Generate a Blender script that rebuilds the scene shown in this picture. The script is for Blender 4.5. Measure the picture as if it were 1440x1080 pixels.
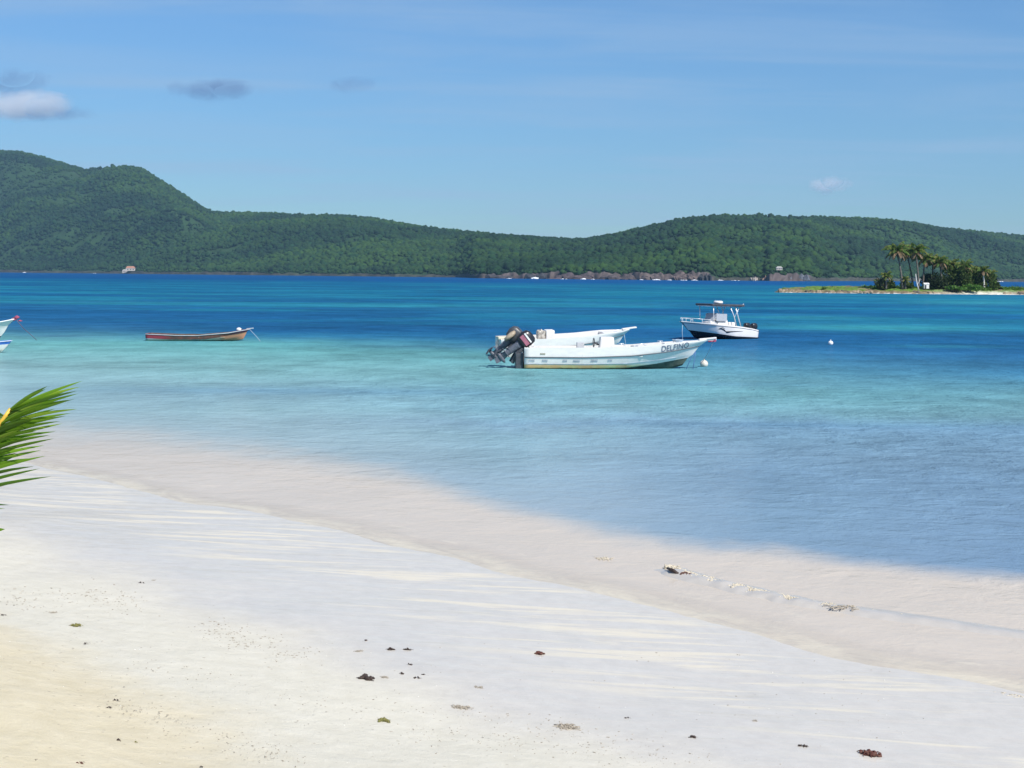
import bpy, bmesh, math, random
import numpy as np
from mathutils import Vector, Matrix, Euler
R = math.radians
random.seed(7); rng = np.random.default_rng(7)
for o in list(bpy.data.objects): bpy.data.objects.remove(o)
SC = bpy.context.scene
COL = SC.collection

# ------------------------------------------------------------------ camera
F = 2000.0            # focal length in pixels of the 1440-wide photograph
CZ = 3.3              # eye height above the water
PITCH = math.atan(152.8 / F); ROLL = math.atan(12.5 / 1440)
cam = bpy.data.objects.new("camera", bpy.data.cameras.new("camera")); COL.objects.link(cam)
cam.data.sensor_width = 36; cam.data.lens = 36 * F / 1440
cam.data.clip_start = 0.1; cam.data.clip_end = 60000
CAMR = Matrix.Rotation(math.pi / 2 - PITCH, 3, 'X') @ Matrix.Rotation(ROLL, 3, 'Z')
cam.matrix_world = Matrix.Translation((0, 0, CZ)) @ CAMR.to_4x4()
SC.camera = cam

# ------------------------------------------------------------------ world, sun, exposure
SUN_EL = R(48); SUN_DIR = Vector((0.62, -0.78, 0)).normalized() * math.cos(SUN_EL) + Vector((0, 0, math.sin(SUN_EL)))
SUN_AZ = math.atan2(SUN_DIR.x, SUN_DIR.y)
SC.view_settings.view_transform = 'Standard'; SC.view_settings.look = 'None'
SC.view_settings.gamma = 1; SC.view_settings.exposure = 0.30
wd = bpy.data.worlds.new("World"); SC.world = wd; wd.use_nodes = True
nt = wd.node_tree; nt.nodes.clear()
def N(t, ty, **k):
    n = t.nodes.new(ty)
    for a, b in k.items(): setattr(n, a, b)
    return n
def L(t, a, b): t.links.new(a, b)
def mathn(t, op, a, b=None, c=None, clamp=False):
    n = N(t, 'ShaderNodeMath', operation=op, use_clamp=clamp)
    for i, v in enumerate((a, b, c)):
        if v is None: continue
        if isinstance(v, (int, float)): n.inputs[i].default_value = v
        else: L(t, v, n.inputs[i])
    return n.outputs[0]
def mixc(t, fac, a, b, blend='MIX'):
    n = N(t, 'ShaderNodeMix', data_type='RGBA', blend_type=blend)
    for i, v in ((0, fac), (6, a), (7, b)):
        if isinstance(v, (int, float)): n.inputs[i].default_value = v
        elif isinstance(v, (tuple, list)): n.inputs[i].default_value = (*v[:3], 1)
        else: L(t, v, n.inputs[i])
    return n.outputs[2]
def mrange(t, v, a, b, c=0.0, d=1.0, smooth=False):
    n = N(t, 'ShaderNodeMapRange', clamp=True)
    if smooth: n.interpolation_type = 'SMOOTHSTEP'
    L(t, v, n.inputs[0])
    for i, x in enumerate((a, b, c, d)): n.inputs[i + 1].default_value = x
    return n.outputs[0]
def noise(t, vec, scale, detail=4, rough=0.5, dist=0.0, stretch=None):
    if stretch:
        m = N(t, 'ShaderNodeMapping'); m.inputs['Scale'].default_value = stretch
        if len(stretch) == 3: pass
        L(t, vec, m.inputs[0]); vec = m.outputs[0]
    n = N(t, 'ShaderNodeTexNoise'); n.inputs['Scale'].default_value = scale
    n.inputs['Detail'].default_value = detail; n.inputs['Roughness'].default_value = rough
    n.inputs['Distortion'].default_value = dist
    L(t, vec, n.inputs['Vector']); return n.outputs['Fac']

sky = N(nt, 'ShaderNodeTexSky', sky_type='NISHITA', sun_disc=False)
sky.sun_elevation = SUN_EL; sky.sun_rotation = SUN_AZ
sky.altitude = 0; sky.air_density = 1.0; sky.dust_density = 0.1; sky.ozone_density = 3.0
tc = N(nt, 'ShaderNodeTexCoord')
sep = N(nt, 'ShaderNodeSeparateXYZ'); L(nt, tc.outputs['Generated'], sep.inputs[0])
zz = mathn(nt, 'ADD', mathn(nt, 'MAXIMUM', sep.outputs[2], 0.0), 0.06)
cmb = N(nt, 'ShaderNodeCombineXYZ')
L(nt, mathn(nt, 'DIVIDE', sep.outputs[0], zz), cmb.inputs[0]); L(nt, mathn(nt, 'DIVIDE', sep.outputs[1], zz), cmb.inputs[1])
n1 = noise(nt, cmb.outputs[0], 0.55, 5, 0.55, 0.6, stretch=(1.0, 1.5, 1))
n2 = noise(nt, cmb.outputs[0], 0.9, 6, 0.6, 0.3, stretch=(0.5, 2.0, 1))
veil = mathn(nt, 'ADD', mrange(nt, n1, 0.42, 0.68, 0, 0.26, True), mrange(nt, n2, 0.46, 0.68, 0, 0.30, True))
# thin high cloud brightens the clear sky a little
skyc = mixc(nt, 1.0, sky.outputs[0], (0.60, 0.86, 1.10), 'MULTIPLY')
low = mrange(nt, sep.outputs[2], 0.0, 0.17, 0.76, 1.0)
lowc = N(nt, 'ShaderNodeCombineColor'); [L(nt, low, lowc.inputs[i]) for i in range(3)]
skyc = mixc(nt, 1.0, skyc, lowc.outputs[0], 'MULTIPLY')
veilc = mixc(nt, veil, skyc, (3.5, 5.0, 7.0))
bg = N(nt, 'ShaderNodeBackground'); bg.inputs['Strength'].default_value = 0.085
L(nt, veilc, bg.inputs[0])
wo = N(nt, 'ShaderNodeOutputWorld'); L(nt, bg.outputs[0], wo.inputs[0])
sun = bpy.data.objects.new("sun", bpy.data.lights.new("sun", 'SUN')); COL.objects.link(sun)
sun.data.energy = 4.6; sun.data.angle = R(0.5); sun.data.color = (1.0, 0.955, 0.88)
sun.rotation_euler = SUN_DIR.to_track_quat('Z', 'Y').to_euler()

# ------------------------------------------------------------------ helpers
def hy(px): return 381.0 + 0.00868 * px
def ray(px, py):
    v = CAMR @ Vector(((px - 720) / F, (540 - py) / F, -1)); return v / v.y
def on_z(px, py, z=0.0):
    d = ray(px, py); D = (z - CZ) / d.z; return Vector((d.x * D, D, z))
def at_d(px, py, D):
    d = ray(px, py); return Vector((d.x * D, D, CZ + d.z * D))
def lin(c):
    c = np.asarray(c, float) / 255.0
    return np.where(c <= 0.04045, c / 12.92, ((c + 0.055) / 1.055) ** 2.4)

def vnoise(x, y, seed=0):
    """smooth value noise in [0,1]"""
    x = np.asarray(x, float); y = np.asarray(y, float)
    xi = np.floor(x).astype(np.int64); yi = np.floor(y).astype(np.int64)
    fx = x - xi; fy = y - yi; fx = fx * fx * (3 - 2 * fx); fy = fy * fy * (3 - 2 * fy)
    def h(a, b):
        n = (a * 374761393 + b * 668265263 + seed * 974711) & 0xffffffff
        n = ((n ^ (n >> 13)) * 1274126177) & 0xffffffff
        return ((n ^ (n >> 16)) & 0xffff) / 65535.0
    return (h(xi, yi) * (1 - fx) + h(xi + 1, yi) * fx) * (1 - fy) + (h(xi, yi + 1) * (1 - fx) + h(xi + 1, yi + 1) * fx) * fy
def fbm(x, y, seed=0, oct=4):
    r = 0; a = 1; s = 0
    for i in range(oct):
        r = r + a * vnoise(x * 2 ** i, y * 2 ** i, seed + i * 17); s += a; a *= 0.5
    return r / s

def tag(o, label=None, cat=None, group=None, kind=None):
    if label: o['label'] = label
    if cat: o['category'] = cat
    if group: o['group'] = group
    if kind: o['kind'] = kind
    return o
def np_mesh(name, V, Fc, mats=(), parent=None, smooth=False, colors=None, cname='tint', midx=None, attrs=None):
    me = bpy.data.meshes.new(name)
    V = np.asarray(V, np.float32); Fc = np.asarray(Fc, np.int32)
    n = Fc.shape[1]
    me.vertices.add(len(V)); me.vertices.foreach_set('co', V.ravel())
    me.loops.add(Fc.size); me.loops.foreach_set('vertex_index', Fc.ravel())
    me.polygons.add(len(Fc)); me.polygons.foreach_set('loop_start', np.arange(0, Fc.size, n, dtype=np.int32))
    if midx is not None: me.polygons.foreach_set('material_index', np.asarray(midx, np.int32))
    me.update(calc_edges=True)
    me.polygons.foreach_set('use_smooth', np.full(len(Fc), smooth))
    if colors is not None:
        at = me.attributes.new(cname, 'FLOAT_COLOR', 'POINT')
        c = np.ones((len(V), 4), np.float32); c[:, :3] = colors; at.data.foreach_set('color', c.ravel())
    for k, v in (attrs or {}).items():
        at = me.attributes.new(k, 'FLOAT', 'POINT'); at.data.foreach_set('value', np.asarray(v, np.float32).ravel())
    for m in mats: me.materials.append(m)
    o = bpy.data.objects.new(name, me); COL.objects.link(o)
    if parent: o.parent = parent
    return o
def grid_faces(nr, nc):
    i = np.arange(nr - 1)[:, None] * nc + np.arange(nc - 1)[None, :]
    return np.stack([i, i + 1, i + nc + 1, i + nc], -1).reshape(-1, 4)
def empty(name, loc=(0, 0, 0), rz=0.0, rot=None):
    o = bpy.data.objects.new(name, None); COL.objects.link(o); o.empty_display_size = 0.2
    o.location = loc; o.rotation_euler = rot if rot else (0, 0, rz); return o
class MB:
    """collects shapes into one mesh"""
    def __init__(s): s.bm = bmesh.new()
    def box(s, c, size, rot=(0, 0, 0), bevel=0.0, taper=None, mi=0):
        b = bmesh.new(); bmesh.ops.create_cube(b, size=1.0)
        for v in b.verts:
            if taper and v.co.z > 0: v.co.x *= taper[0]; v.co.y *= taper[1]
            v.co = Vector((v.co.x * size[0], v.co.y * size[1], v.co.z * size[2]))
        if bevel: bmesh.ops.bevel(b, geom=list(b.edges), offset=bevel, segments=2, affect='EDGES', profile=0.6)
        return s.merge(b, Matrix.Translation(c) @ Euler(rot).to_matrix().to_4x4(), mi)
    def merge(s, b, M, mi=0):
        vm = {}
        for v in b.verts: vm[v] = s.bm.verts.new(M @ v.co)
        out = []
        for f in b.faces:
            try:
                g = s.bm.faces.new([vm[v] for v in f.verts]); g.material_index = mi; out.append(g)
            except ValueError: pass
        b.free(); return out
    def tube(s, pts, r, n=8, cap=True, mi=0):
        pts = [Vector(p) for p in pts]; rs = r if isinstance(r, (list, tuple)) else [r] * len(pts)
        rings = []; up = None
        for i, p in enumerate(pts):
            d = (pts[min(i + 1, len(pts) - 1)] - pts[max(i - 1, 0)]).normalized()
            if up is None: up = d.orthogonal().normalized()
            a = (up - d * up.dot(d)).normalized(); up = a; b = d.cross(a)
            rings.append([s.bm.verts.new(p + (a * math.cos(2 * math.pi * k / n) + b * math.sin(2 * math.pi * k / n)) * rs[i]) for k in range(n)])
        for A, B in zip(rings, rings[1:]):
            for k in range(n):
                f = s.bm.faces.new((A[k], A[(k + 1) % n], B[(k + 1) % n], B[k])); f.material_index = mi; f.smooth = True
        if cap:
            for q in (rings[0][::-1], rings[-1]):
                f = s.bm.faces.new(q); f.material_index = mi
        return s
    def loft(s, rings, closed=True, cap=True, mi=0, smooth=True):
        rr = [[s.bm.verts.new(p) for p in r] for r in rings]; n = len(rr[0])
        for A, B in zip(rr, rr[1:]):
            for k in range(n if closed else n - 1):
                f = s.bm.faces.new((A[k], A[(k + 1) % n], B[(k + 1) % n], B[k])); f.material_index = mi; f.smooth = smooth
        if cap and closed:
            for q in (rr[0][::-1], rr[-1]):
                f = s.bm.faces.new(q); f.material_index = mi
        return s
    def ball(s, c, r, sub=2, scale=(1, 1, 1), jit=0.0, mi=0, rot=(0, 0, 0)):
        b = bmesh.new(); bmesh.ops.create_icosphere(b, subdivisions=sub, radius=1)
        for v in b.verts:
            k = r * (1 + random.uniform(-jit, jit)); v.co = Vector((v.co.x * k * scale[0], v.co.y * k * scale[1], v.co.z * k * scale[2]))
        fs = s.merge(b, Matrix.Translation(c) @ Euler(rot).to_matrix().to_4x4(), mi)
        for f in fs: f.smooth = True
        return s
    def face(s, pts, mi=0, smooth=False):
        f = s.bm.faces.new([s.bm.verts.new(p) for p in pts]); f.material_index = mi; f.smooth = smooth
    def build(s, name, mats, parent=None, fix=True):
        if fix: bmesh.ops.recalc_face_normals(s.bm, faces=list(s.bm.faces))
        me = bpy.data.meshes.new(name); s.bm.to_mesh(me); s.bm.free()
        for m in (mats if isinstance(mats, (list, tuple)) else [mats]): me.materials.append(m)
        o = bpy.data.objects.new(name, me); COL.objects.link(o)
        if parent: o.parent = parent
        return o

# ------------------------------------------------------------------ materials
def newmat(name):
    m = bpy.data.materials.new(name); m.use_nodes = True; t = m.node_tree
    p = t.nodes['Principled BSDF']; return m, t, p
def simple(name, col, rough=0.5, metal=0.0, var=0.12, scale=4.0, bump=0.0, spec=0.5, var2=None):
    m, t, p = newmat(name)
    tcn = N(t, 'ShaderNodeTexCoord'); n = noise(t, tcn.outputs['Object'], scale, 5, 0.6)
    a = tuple(c * (1 - var) for c in col); b = var2 or tuple(min(1, c * (1 + var)) for c in col)
    L(t, mixc(t, mrange(t, n, 0.3, 0.7), a, b), p.inputs['Base Color'])
    p.inputs['Roughness'].default_value = rough; p.inputs['Metallic'].default_value = metal
    p.inputs['Specular IOR Level'].default_value = spec
    if bump:
        bn = N(t, 'ShaderNodeBump'); bn.inputs['Strength'].default_value = bump; L(t, n, bn.inputs['Height']); L(t, bn.outputs[0], p.inputs['Normal'])
    return m
M = {}
M['darkwood'] = simple('dark_wood', (0.10, 0.07, 0.055), .8, var=.4, scale=5)
M['white'] = simple('white_gelcoat', (0.82, 0.79, 0.76), 0.35, var=0.05, scale=2)
M['inner'] = simple('inner_white', (0.72, 0.70, 0.67), 0.5, var=0.08, scale=3)
M['rail'] = simple('rail_grey', (0.10, 0.11, 0.13), 0.5)
M['black'] = simple('black_plastic', (0.022, 0.024, 0.03), 0.3, var=0.2)
M['grey'] = simple('dull_grey_metal', (0.11, 0.12, 0.15), 0.45, var=0.3, scale=14)
M['darkgrey'] = simple('dark_grey', (0.06, 0.065, 0.075), 0.4, var=0.3, scale=10)
M['pink'] = simple('faded_pink', (0.34, 0.12, 0.17), 0.4, var=0.2, scale=10)
M['tan'] = simple('tan', (0.36, 0.29, 0.21), 0.6, var=0.3, scale=12)
M['steel'] = simple('steel', (0.75, 0.77, 0.8), 0.3, 0.3)
M['navy'] = simple('bottom_paint', (0.012, 0.016, 0.026), 0.6, spec=0.25)
M['blue'] = simple('blue_paint', (0.04, 0.16, 0.55), 0.45, var=0.2)
M['red'] = simple('red_cloth', (0.34, 0.07, 0.13), 0.8, var=0.3, scale=12)
M['rope'] = simple('rope', (0.35, 0.45, 0.55), 0.9, var=0.3, scale=40)
M['lettering'] = simple('lettering', (0.17, 0.19, 0.27), 0.6, var=0.2)
M['faint'] = simple('faded_lettering', (0.38, 0.42, 0.50), 0.6, var=0.3)
M['buoy'] = simple('buoy', (0.62, 0.56, 0.46), 0.6, var=0.25, scale=8, var2=(0.8, 0.76, 0.68))
M['bwhite'] = simple('buoy_white', (0.8, 0.8, 0.8), 0.5)
M['canvas'] = simple('dark_canvas', (0.06, 0.065, 0.08), 0.8, var=0.3)
M['screen'] = simple('tinted_screen', (0.40, 0.43, 0.48), 0.1, var=0.05)
M['trunk'] = simple('palm_trunk', (0.13, 0.115, 0.10), 0.9, var=0.35, scale=3, bump=0.3)
M['paletrunk'] = simple('pale_trunk', (0.62, 0.60, 0.58), 0.9, var=0.15, scale=3)
M['weed'] = simple('seaweed_dark', (0.045, 0.028, 0.022), 0.7, var=0.5, scale=60)
M['weedred'] = simple('seaweed_red', (0.20, 0.035, 0.03), 0.7, var=0.5, scale=60, var2=(0.10, 0.05, 0.03))
M['weedgreen'] = simple('seaweed_green', (0.10, 0.13, 0.03), 0.7, var=0.4, scale=60, var2=(0.30, 0.26, 0.08))
M['weedpale'] = simple('seaweed_pale', (0.40, 0.35, 0.28), 0.8, var=0.3, scale=60)
M['shell'] = simple('shell_white', (0.85, 0.83, 0.78), 0.6)
M['wall'] = simple('house_wall', (0.50, 0.46, 0.42), 0.8)
M['roof'] = simple('orange_roof', (0.36, 0.17, 0.11), 0.8)
M['foam'] = simple('foam', (0.56, 0.495, 0.38), 0.8, var=0.12, scale=30, bump=0.3)
def attr_mat(name, rough=0.8, attr='tint', nscale=0.0, namp=0.3, bump=0.0, spec=0.2, transl=0.0):
    m, t, p = newmat(name)
    a = N(t, 'ShaderNodeAttribute', attribute_name=attr); c = a.outputs['Color']
    if nscale:
        tcn = N(t, 'ShaderNodeTexCoord'); n = noise(t, tcn.outputs['Object'], nscale, 5, 0.65)
        k = mrange(t, n, 0.25, 0.75, 1 - namp, 1 + namp)
        cc = N(t, 'ShaderNodeCombineColor'); [L(t, k, cc.inputs[i]) for i in range(3)]
        c = mixc(t, 1.0, c, cc.outputs[0], 'MULTIPLY')
        if bump:
            bn = N(t, 'ShaderNodeBump'); bn.inputs['Strength'].default_value = bump; bn.inputs['Distance'].default_value = 1.0 / nscale
            L(t, n, bn.inputs['Height']); L(t, bn.outputs[0], p.inputs['Normal'])
    L(t, c, p.inputs['Base Color']); p.inputs['Roughness'].default_value = rough; p.inputs['Specular IOR Level'].default_value = spec
    if transl:
        tr = N(t, 'ShaderNodeBsdfTranslucent'); L(t, mixc(t, 1.0, c, (1.1, 1.5, 0.6), 'MULTIPLY'), tr.inputs[0])
        mx = N(t, 'ShaderNodeMixShader'); mx.inputs[0].default_value = transl
        L(t, p.outputs[0], mx.inputs[1]); L(t, tr.outputs[0], mx.inputs[2])
        L(t, mx.outputs[0], t.nodes['Material Output'].inputs[0])
    return m
M['leaf'] = attr_mat('foliage', 0.65, transl=0.25)
M['frond'] = attr_mat('frond_leaf', 0.45, transl=0.35, spec=0.4)
M['crown'] = attr_mat('far_canopy', 0.9)
M['land'] = attr_mat('far_land', 0.95, nscale=0.05, namp=0.35)
M['isle'] = attr_mat('island_ground', 0.95, nscale=0.9, namp=0.45, bump=0.5)
M['cliff'] = attr_mat('cliff_rock', 0.95, nscale=0.12, namp=0.45)

# ------------------------------------------------------------------ beach and sea bed
LA = np.array((-7.6, 23.7)); LN = np.array((-0.733, -0.68)); LT = np.array((0.68, -0.733))
def shore_s(X, Y):
    X = np.asarray(X, float); Y = np.asarray(Y, float)
    s = (X - LA[0]) * LN[0] + (Y - LA[1]) * LN[1]; u = (X - LA[0]) * LT[0] + (Y - LA[1]) * LT[1]
    s = s + 0.5 * (vnoise(u * 0.28, 0 * u, 3) - 0.5) + 0.25 * (vnoise(u * 0.9, 0 * u, 5) - 0.5)
    return s, u
def ground_z(X, Y):
    s, u = shore_s(X, Y)
    z = np.interp(s, [-400, -60, -25, -10, -5, -2, 0, 1.5, 4, 6, 8, 10.5, 14, 60], [-9, -6, -2.4, -0.75, -0.28, -0.07, 0, 0.07, 0.26, 0.50, 0.88, 1.6, 2.0, 3.2])
    return z
def hit_sand(px, py):
    d = ray(px, py); z = 0.1
    for _ in range(30):
        D = (z - CZ) / d.z; z = 0.5 * z + 0.5 * float(ground_z(d.x * D, D))
    return Vector((d.x * D, D, z))
def fan(D0, D1, nr, x0, x1, nc):
    D = np.geomspace(D0, D1, nr); k = np.linspace(x0, x1, nc)
    Y = np.repeat(D[:, None], nc, 1); X = Y * k[None, :]
    return X, Y
D_ = np.geomspace(4, 7014, 820); k_ = np.linspace(-1.2, 1.2, 560); X = D_[:, None] * k_[None, :]; Y = np.repeat(D_[:, None] - 14, 560, 1)
s, u = shore_s(X, Y); Z = ground_z(X, Y)
Z = Z + np.where(s > 4.5, (fbm(X * 1.3, Y * 1.3, 11) - 0.5) * 0.09 * np.clip((s - 4.5) / 3, 0, 1), 0)
Z = Z + (fbm(u * 0.8, s * 2.5, 23) - 0.5) * 0.012 * np.clip(1 - np.abs(s - 2) / 3, 0, 1)
m, t, p = newmat('beach_sand')
at = N(t, 'ShaderNodeAttribute', attribute_name='shore').outputs['Fac']
au = N(t, 'ShaderNodeAttribute', attribute_name='along').outputs['Fac']
geo = N(t, 'ShaderNodeNewGeometry'); pos = geo.outputs['Position']
cv = N(t, 'ShaderNodeCombineXYZ'); L(t, au, cv.inputs[0]); L(t, at, cv.inputs[1])
big = noise(t, pos, 0.7, 5, 0.6); mid = noise(t, pos, 5, 6, 0.65); fine = noise(t, pos, 90, 3, 0.7)
sn = mathn(t, 'ADD', at, mathn(t, 'MULTIPLY_ADD', big, 2.2, -1.1))
sn2 = mathn(t, 'ADD', sn, mathn(t, 'MULTIPLY', au, -0.02))
c_wet = mixc(t, mrange(t, mid, 0.3, 0.7), (0.535, 0.50, 0.45), (0.60, 0.565, 0.51))
c_cream = mixc(t, mrange(t, mid, 0.3, 0.7), (0.60, 0.565, 0.47), (0.67, 0.635, 0.54))
c_dry = mixc(t, mrange(t, mid, 0.3, 0.7), (0.60, 0.525, 0.37), (0.68, 0.605, 0.45))
dryness = mrange(t, sn, 3.2, 4.9, smooth=True); yellow = mrange(t, sn, 5.5, 6.6, smooth=True)
c = mixc(t, dryness, c_wet, c_cream); c = mixc(t, yellow, c, c_dry)
# sparse dark grains and shell bits, thicker on the dry part
v = N(t, 'ShaderNodeTexVoronoi'); v.inputs['Scale'].default_value = 16; L(t, pos, v.inputs['Vector'])
sepv = N(t, 'ShaderNodeSeparateColor'); L(t, v.outputs['Color'], sepv.inputs[0])
str1 = noise(t, pos, 1.0, 5, 0.6, 0.5, stretch=(0.45, 3.6, 1))
bare = mathn(t, 'MULTIPLY', mrange(t, str1, 0.49, 0.64, 0, 0.9, True), mathn(t, 'MULTIPLY', mrange(t, at, 3.2, 2.0, 0, 1), mrange(t, at, -.1, .3, 0, 1)))
c = mixc(t, mathn(t, 'MULTIPLY', bare, 0.65), c, (0.67, 0.615, 0.49))
dots = mathn(t, 'MULTIPLY', mrange(t, v.outputs['Distance'], 0.10, 0.20, 1, 0), mathn(t, 'GREATER_THAN', sepv.outputs[0], mrange(t, big, 0.35, 0.65, 0.97, 0.74)))
dots = mathn(t, 'MULTIPLY', dots, mrange(t, at, 3.2, 5.5, 0.15, 0.55))
c = mixc(t, dots, c, (0.30, 0.25, 0.19))
L(t, c, p.inputs['Base Color'])
p.inputs['Specular IOR Level'].default_value = 0.15; p.inputs['Roughness'].default_value = 0.9
# a film of water left by the swash: glossy coat broken into streaks
rip = noise(t, pos, 1.0, 4, 0.55, 0.5, stretch=(1.1, 3.2, 1))
film = mathn(t, 'MULTIPLY', mathn(t, 'MULTIPLY', mrange(t, sn, 2.9, 4.5, 0.46, 0, True), mrange(t, str1, 0.30, 0.50, 0.75, 1.0)), mathn(t, 'SUBTRACT', 1.0, bare))
L(t, film, p.inputs['Coat Weight']); p.inputs['Coat Roughness'].default_value = 0.10; p.inputs['Coat IOR'].default_value = 1.45
bn = N(t, 'ShaderNodeBump'); bn.inputs['Strength'].default_value = 0.4; bn.inputs['Distance'].default_value = 0.06
hgt = mathn(t, 'ADD', mathn(t, 'MULTIPLY', mathn(t, 'ADD', mid, mathn(t, 'MULTIPLY', noise(t, cv.outputs[0], 1.0, 4, 0.55, 0.8, stretch=(1.2, 2.2, 1)), 1.2)), mrange(t, at, 3.0, 6, 0.22, 1.3)), mathn(t, 'MULTIPLY', fine, mrange(t, at, 3, 6, 0.05, 0.45)))
L(t, hgt, bn.inputs['Height']); L(t, bn.outputs[0], p.inputs['Normal'])
bc = N(t, 'ShaderNodeBump'); bc.inputs['Strength'].default_value = 0.35; bc.inputs['Distance'].default_value = 0.05
L(t, rip, bc.inputs['Height']); L(t, bc.outputs[0], p.inputs['Coat Normal'])
M['sand'] = m
beach = np_mesh('beach', np.stack([X, Y, Z], -1).reshape(-1, 3), grid_faces(*X.shape), [m], smooth=True, attrs={'shore': s, 'along': u})
tag(beach, kind='structure')

# ------------------------------------------------------------------ the sea
ROWS = [  # dy under the horizon : colour of the water with sky reflection painted in, at five bearings (photo px 0, 360, 720, 1080, 1440)
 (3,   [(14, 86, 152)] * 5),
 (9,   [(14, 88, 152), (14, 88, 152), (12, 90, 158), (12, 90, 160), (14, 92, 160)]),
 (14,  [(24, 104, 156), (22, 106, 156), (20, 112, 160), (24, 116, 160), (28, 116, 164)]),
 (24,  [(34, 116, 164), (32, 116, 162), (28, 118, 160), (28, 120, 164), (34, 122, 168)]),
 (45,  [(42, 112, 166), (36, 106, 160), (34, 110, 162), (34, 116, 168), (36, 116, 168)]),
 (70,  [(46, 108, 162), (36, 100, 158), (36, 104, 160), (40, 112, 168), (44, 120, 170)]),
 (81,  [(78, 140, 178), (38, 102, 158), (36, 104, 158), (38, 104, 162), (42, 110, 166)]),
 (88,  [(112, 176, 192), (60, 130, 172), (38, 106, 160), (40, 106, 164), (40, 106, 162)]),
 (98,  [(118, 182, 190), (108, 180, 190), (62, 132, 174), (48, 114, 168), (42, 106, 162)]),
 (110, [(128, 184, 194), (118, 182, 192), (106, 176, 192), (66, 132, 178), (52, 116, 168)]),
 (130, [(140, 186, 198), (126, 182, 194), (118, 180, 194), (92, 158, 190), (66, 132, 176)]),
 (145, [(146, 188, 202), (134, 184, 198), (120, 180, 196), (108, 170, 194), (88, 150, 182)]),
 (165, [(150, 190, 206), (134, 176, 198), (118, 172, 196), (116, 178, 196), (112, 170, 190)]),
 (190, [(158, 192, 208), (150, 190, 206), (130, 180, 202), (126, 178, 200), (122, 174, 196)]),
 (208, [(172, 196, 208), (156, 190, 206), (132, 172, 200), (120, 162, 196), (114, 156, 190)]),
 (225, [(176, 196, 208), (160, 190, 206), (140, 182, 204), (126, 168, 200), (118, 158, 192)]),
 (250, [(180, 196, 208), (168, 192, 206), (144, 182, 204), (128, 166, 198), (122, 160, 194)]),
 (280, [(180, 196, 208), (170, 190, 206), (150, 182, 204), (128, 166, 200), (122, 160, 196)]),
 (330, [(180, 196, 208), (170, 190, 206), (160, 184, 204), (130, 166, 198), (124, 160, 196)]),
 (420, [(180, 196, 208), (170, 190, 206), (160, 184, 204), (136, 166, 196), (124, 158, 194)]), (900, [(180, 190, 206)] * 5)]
SEA_GAIN = np.array((0.80, 0.84, 0.88))
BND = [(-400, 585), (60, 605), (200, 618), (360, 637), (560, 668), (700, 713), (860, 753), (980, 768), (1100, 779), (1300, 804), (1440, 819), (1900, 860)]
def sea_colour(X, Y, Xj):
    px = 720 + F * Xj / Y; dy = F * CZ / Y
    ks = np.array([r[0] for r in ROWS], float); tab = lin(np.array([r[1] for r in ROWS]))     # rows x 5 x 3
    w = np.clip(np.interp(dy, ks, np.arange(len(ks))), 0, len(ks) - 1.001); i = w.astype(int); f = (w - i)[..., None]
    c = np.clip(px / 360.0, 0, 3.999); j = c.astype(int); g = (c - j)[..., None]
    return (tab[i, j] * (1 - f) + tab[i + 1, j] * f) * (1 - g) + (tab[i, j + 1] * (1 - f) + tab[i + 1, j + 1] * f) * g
X, Y = fan(9.0, 7000, 760, -1.15, 1.15, 640)
s, u = shore_s(X, Y)
# patches of weed and sand break up the zones
wr = np.clip(Y / 60, 0.35, 6)
warpY = Y * (1 + 0.10 * (fbm(X / (9 * wr), Y / (5 * wr), 31) - 0.5) + 0.05 * (fbm(X / (1.6 * wr), Y / (0.9 * wr), 37) - 0.5))
nearsh = np.clip((-s) / 6, 0.25, 1)
warpY = Y + (warpY - Y) * nearsh
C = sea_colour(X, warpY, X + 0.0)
streak = fbm(X / 26, Y / 14, 41, 6); far = np.clip((Y - 70) / 60, 0, 1) * np.clip((700 - Y) / 300, 0, 1)
teal = lin((44, 140, 172)); dark = lin((28, 92, 150))
k = (np.clip((streak - 0.52) / 0.07, 0, 1) * 0.6 * far)[..., None]; C = C * (1 - k) + teal * k
k = (np.clip((0.45 - streak) / 0.07, 0, 1) * 0.45 * far)[..., None]; C = C * (1 - k) + dark * k
# named light patches on the right (sand between the weed)
for (px, py, wx, wy, a) in ((1240, 461, 200, 6, .8), (1360, 426, 120, 5, .5), (1120, 446, 150, 4, .35), (700, 436, 140, 3, .3), (900, 428, 160, 3, .3), (1330, 487, 110, 3, .3), (560, 430, 200, 3, .3), (150, 425, 200, 3, .25)):
    dy0 = py - hy(px); q = ((720 + F * X / Y - px) / wx) ** 2 + ((F * CZ / Y - dy0) / wy) ** 2 * (1 + 0.6 * (streak - .5))
    k = (np.exp(-q * 1.5) * a * (0.5 + streak))[..., None].clip(0, 1); C = C * (1 - k) + lin((70, 165, 185)) * k
for (px, py, wx, wy, a) in ((420, 550, 330, 6, .35), (1100, 598, 420, 5, .3), (720, 575, 150, 5, .2), (1010, 540, 200, 4, .25), (640, 487, 200, 3, .35), (1300, 560, 150, 5, .25), (80, 472, 60, 2, .5)):
    dy0 = py - hy(px); q = ((720 + F * X / Y - px) / wx) ** 2 + ((F * CZ / Y - dy0) / wy) ** 2
    k = (np.exp(-q * 1.5) * a * (0.4 + 1.2 * fbm(X * .5, Y * .3, 61)))[..., None].clip(0, 1); C = C * (1 - k) + lin((84, 136, 176)) * k
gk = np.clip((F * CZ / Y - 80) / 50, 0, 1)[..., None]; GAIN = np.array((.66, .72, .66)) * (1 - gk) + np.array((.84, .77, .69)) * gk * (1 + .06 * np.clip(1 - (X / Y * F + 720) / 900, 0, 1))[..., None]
PXc = 720 + F * X / Y; dyc = F * CZ / Y
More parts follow.
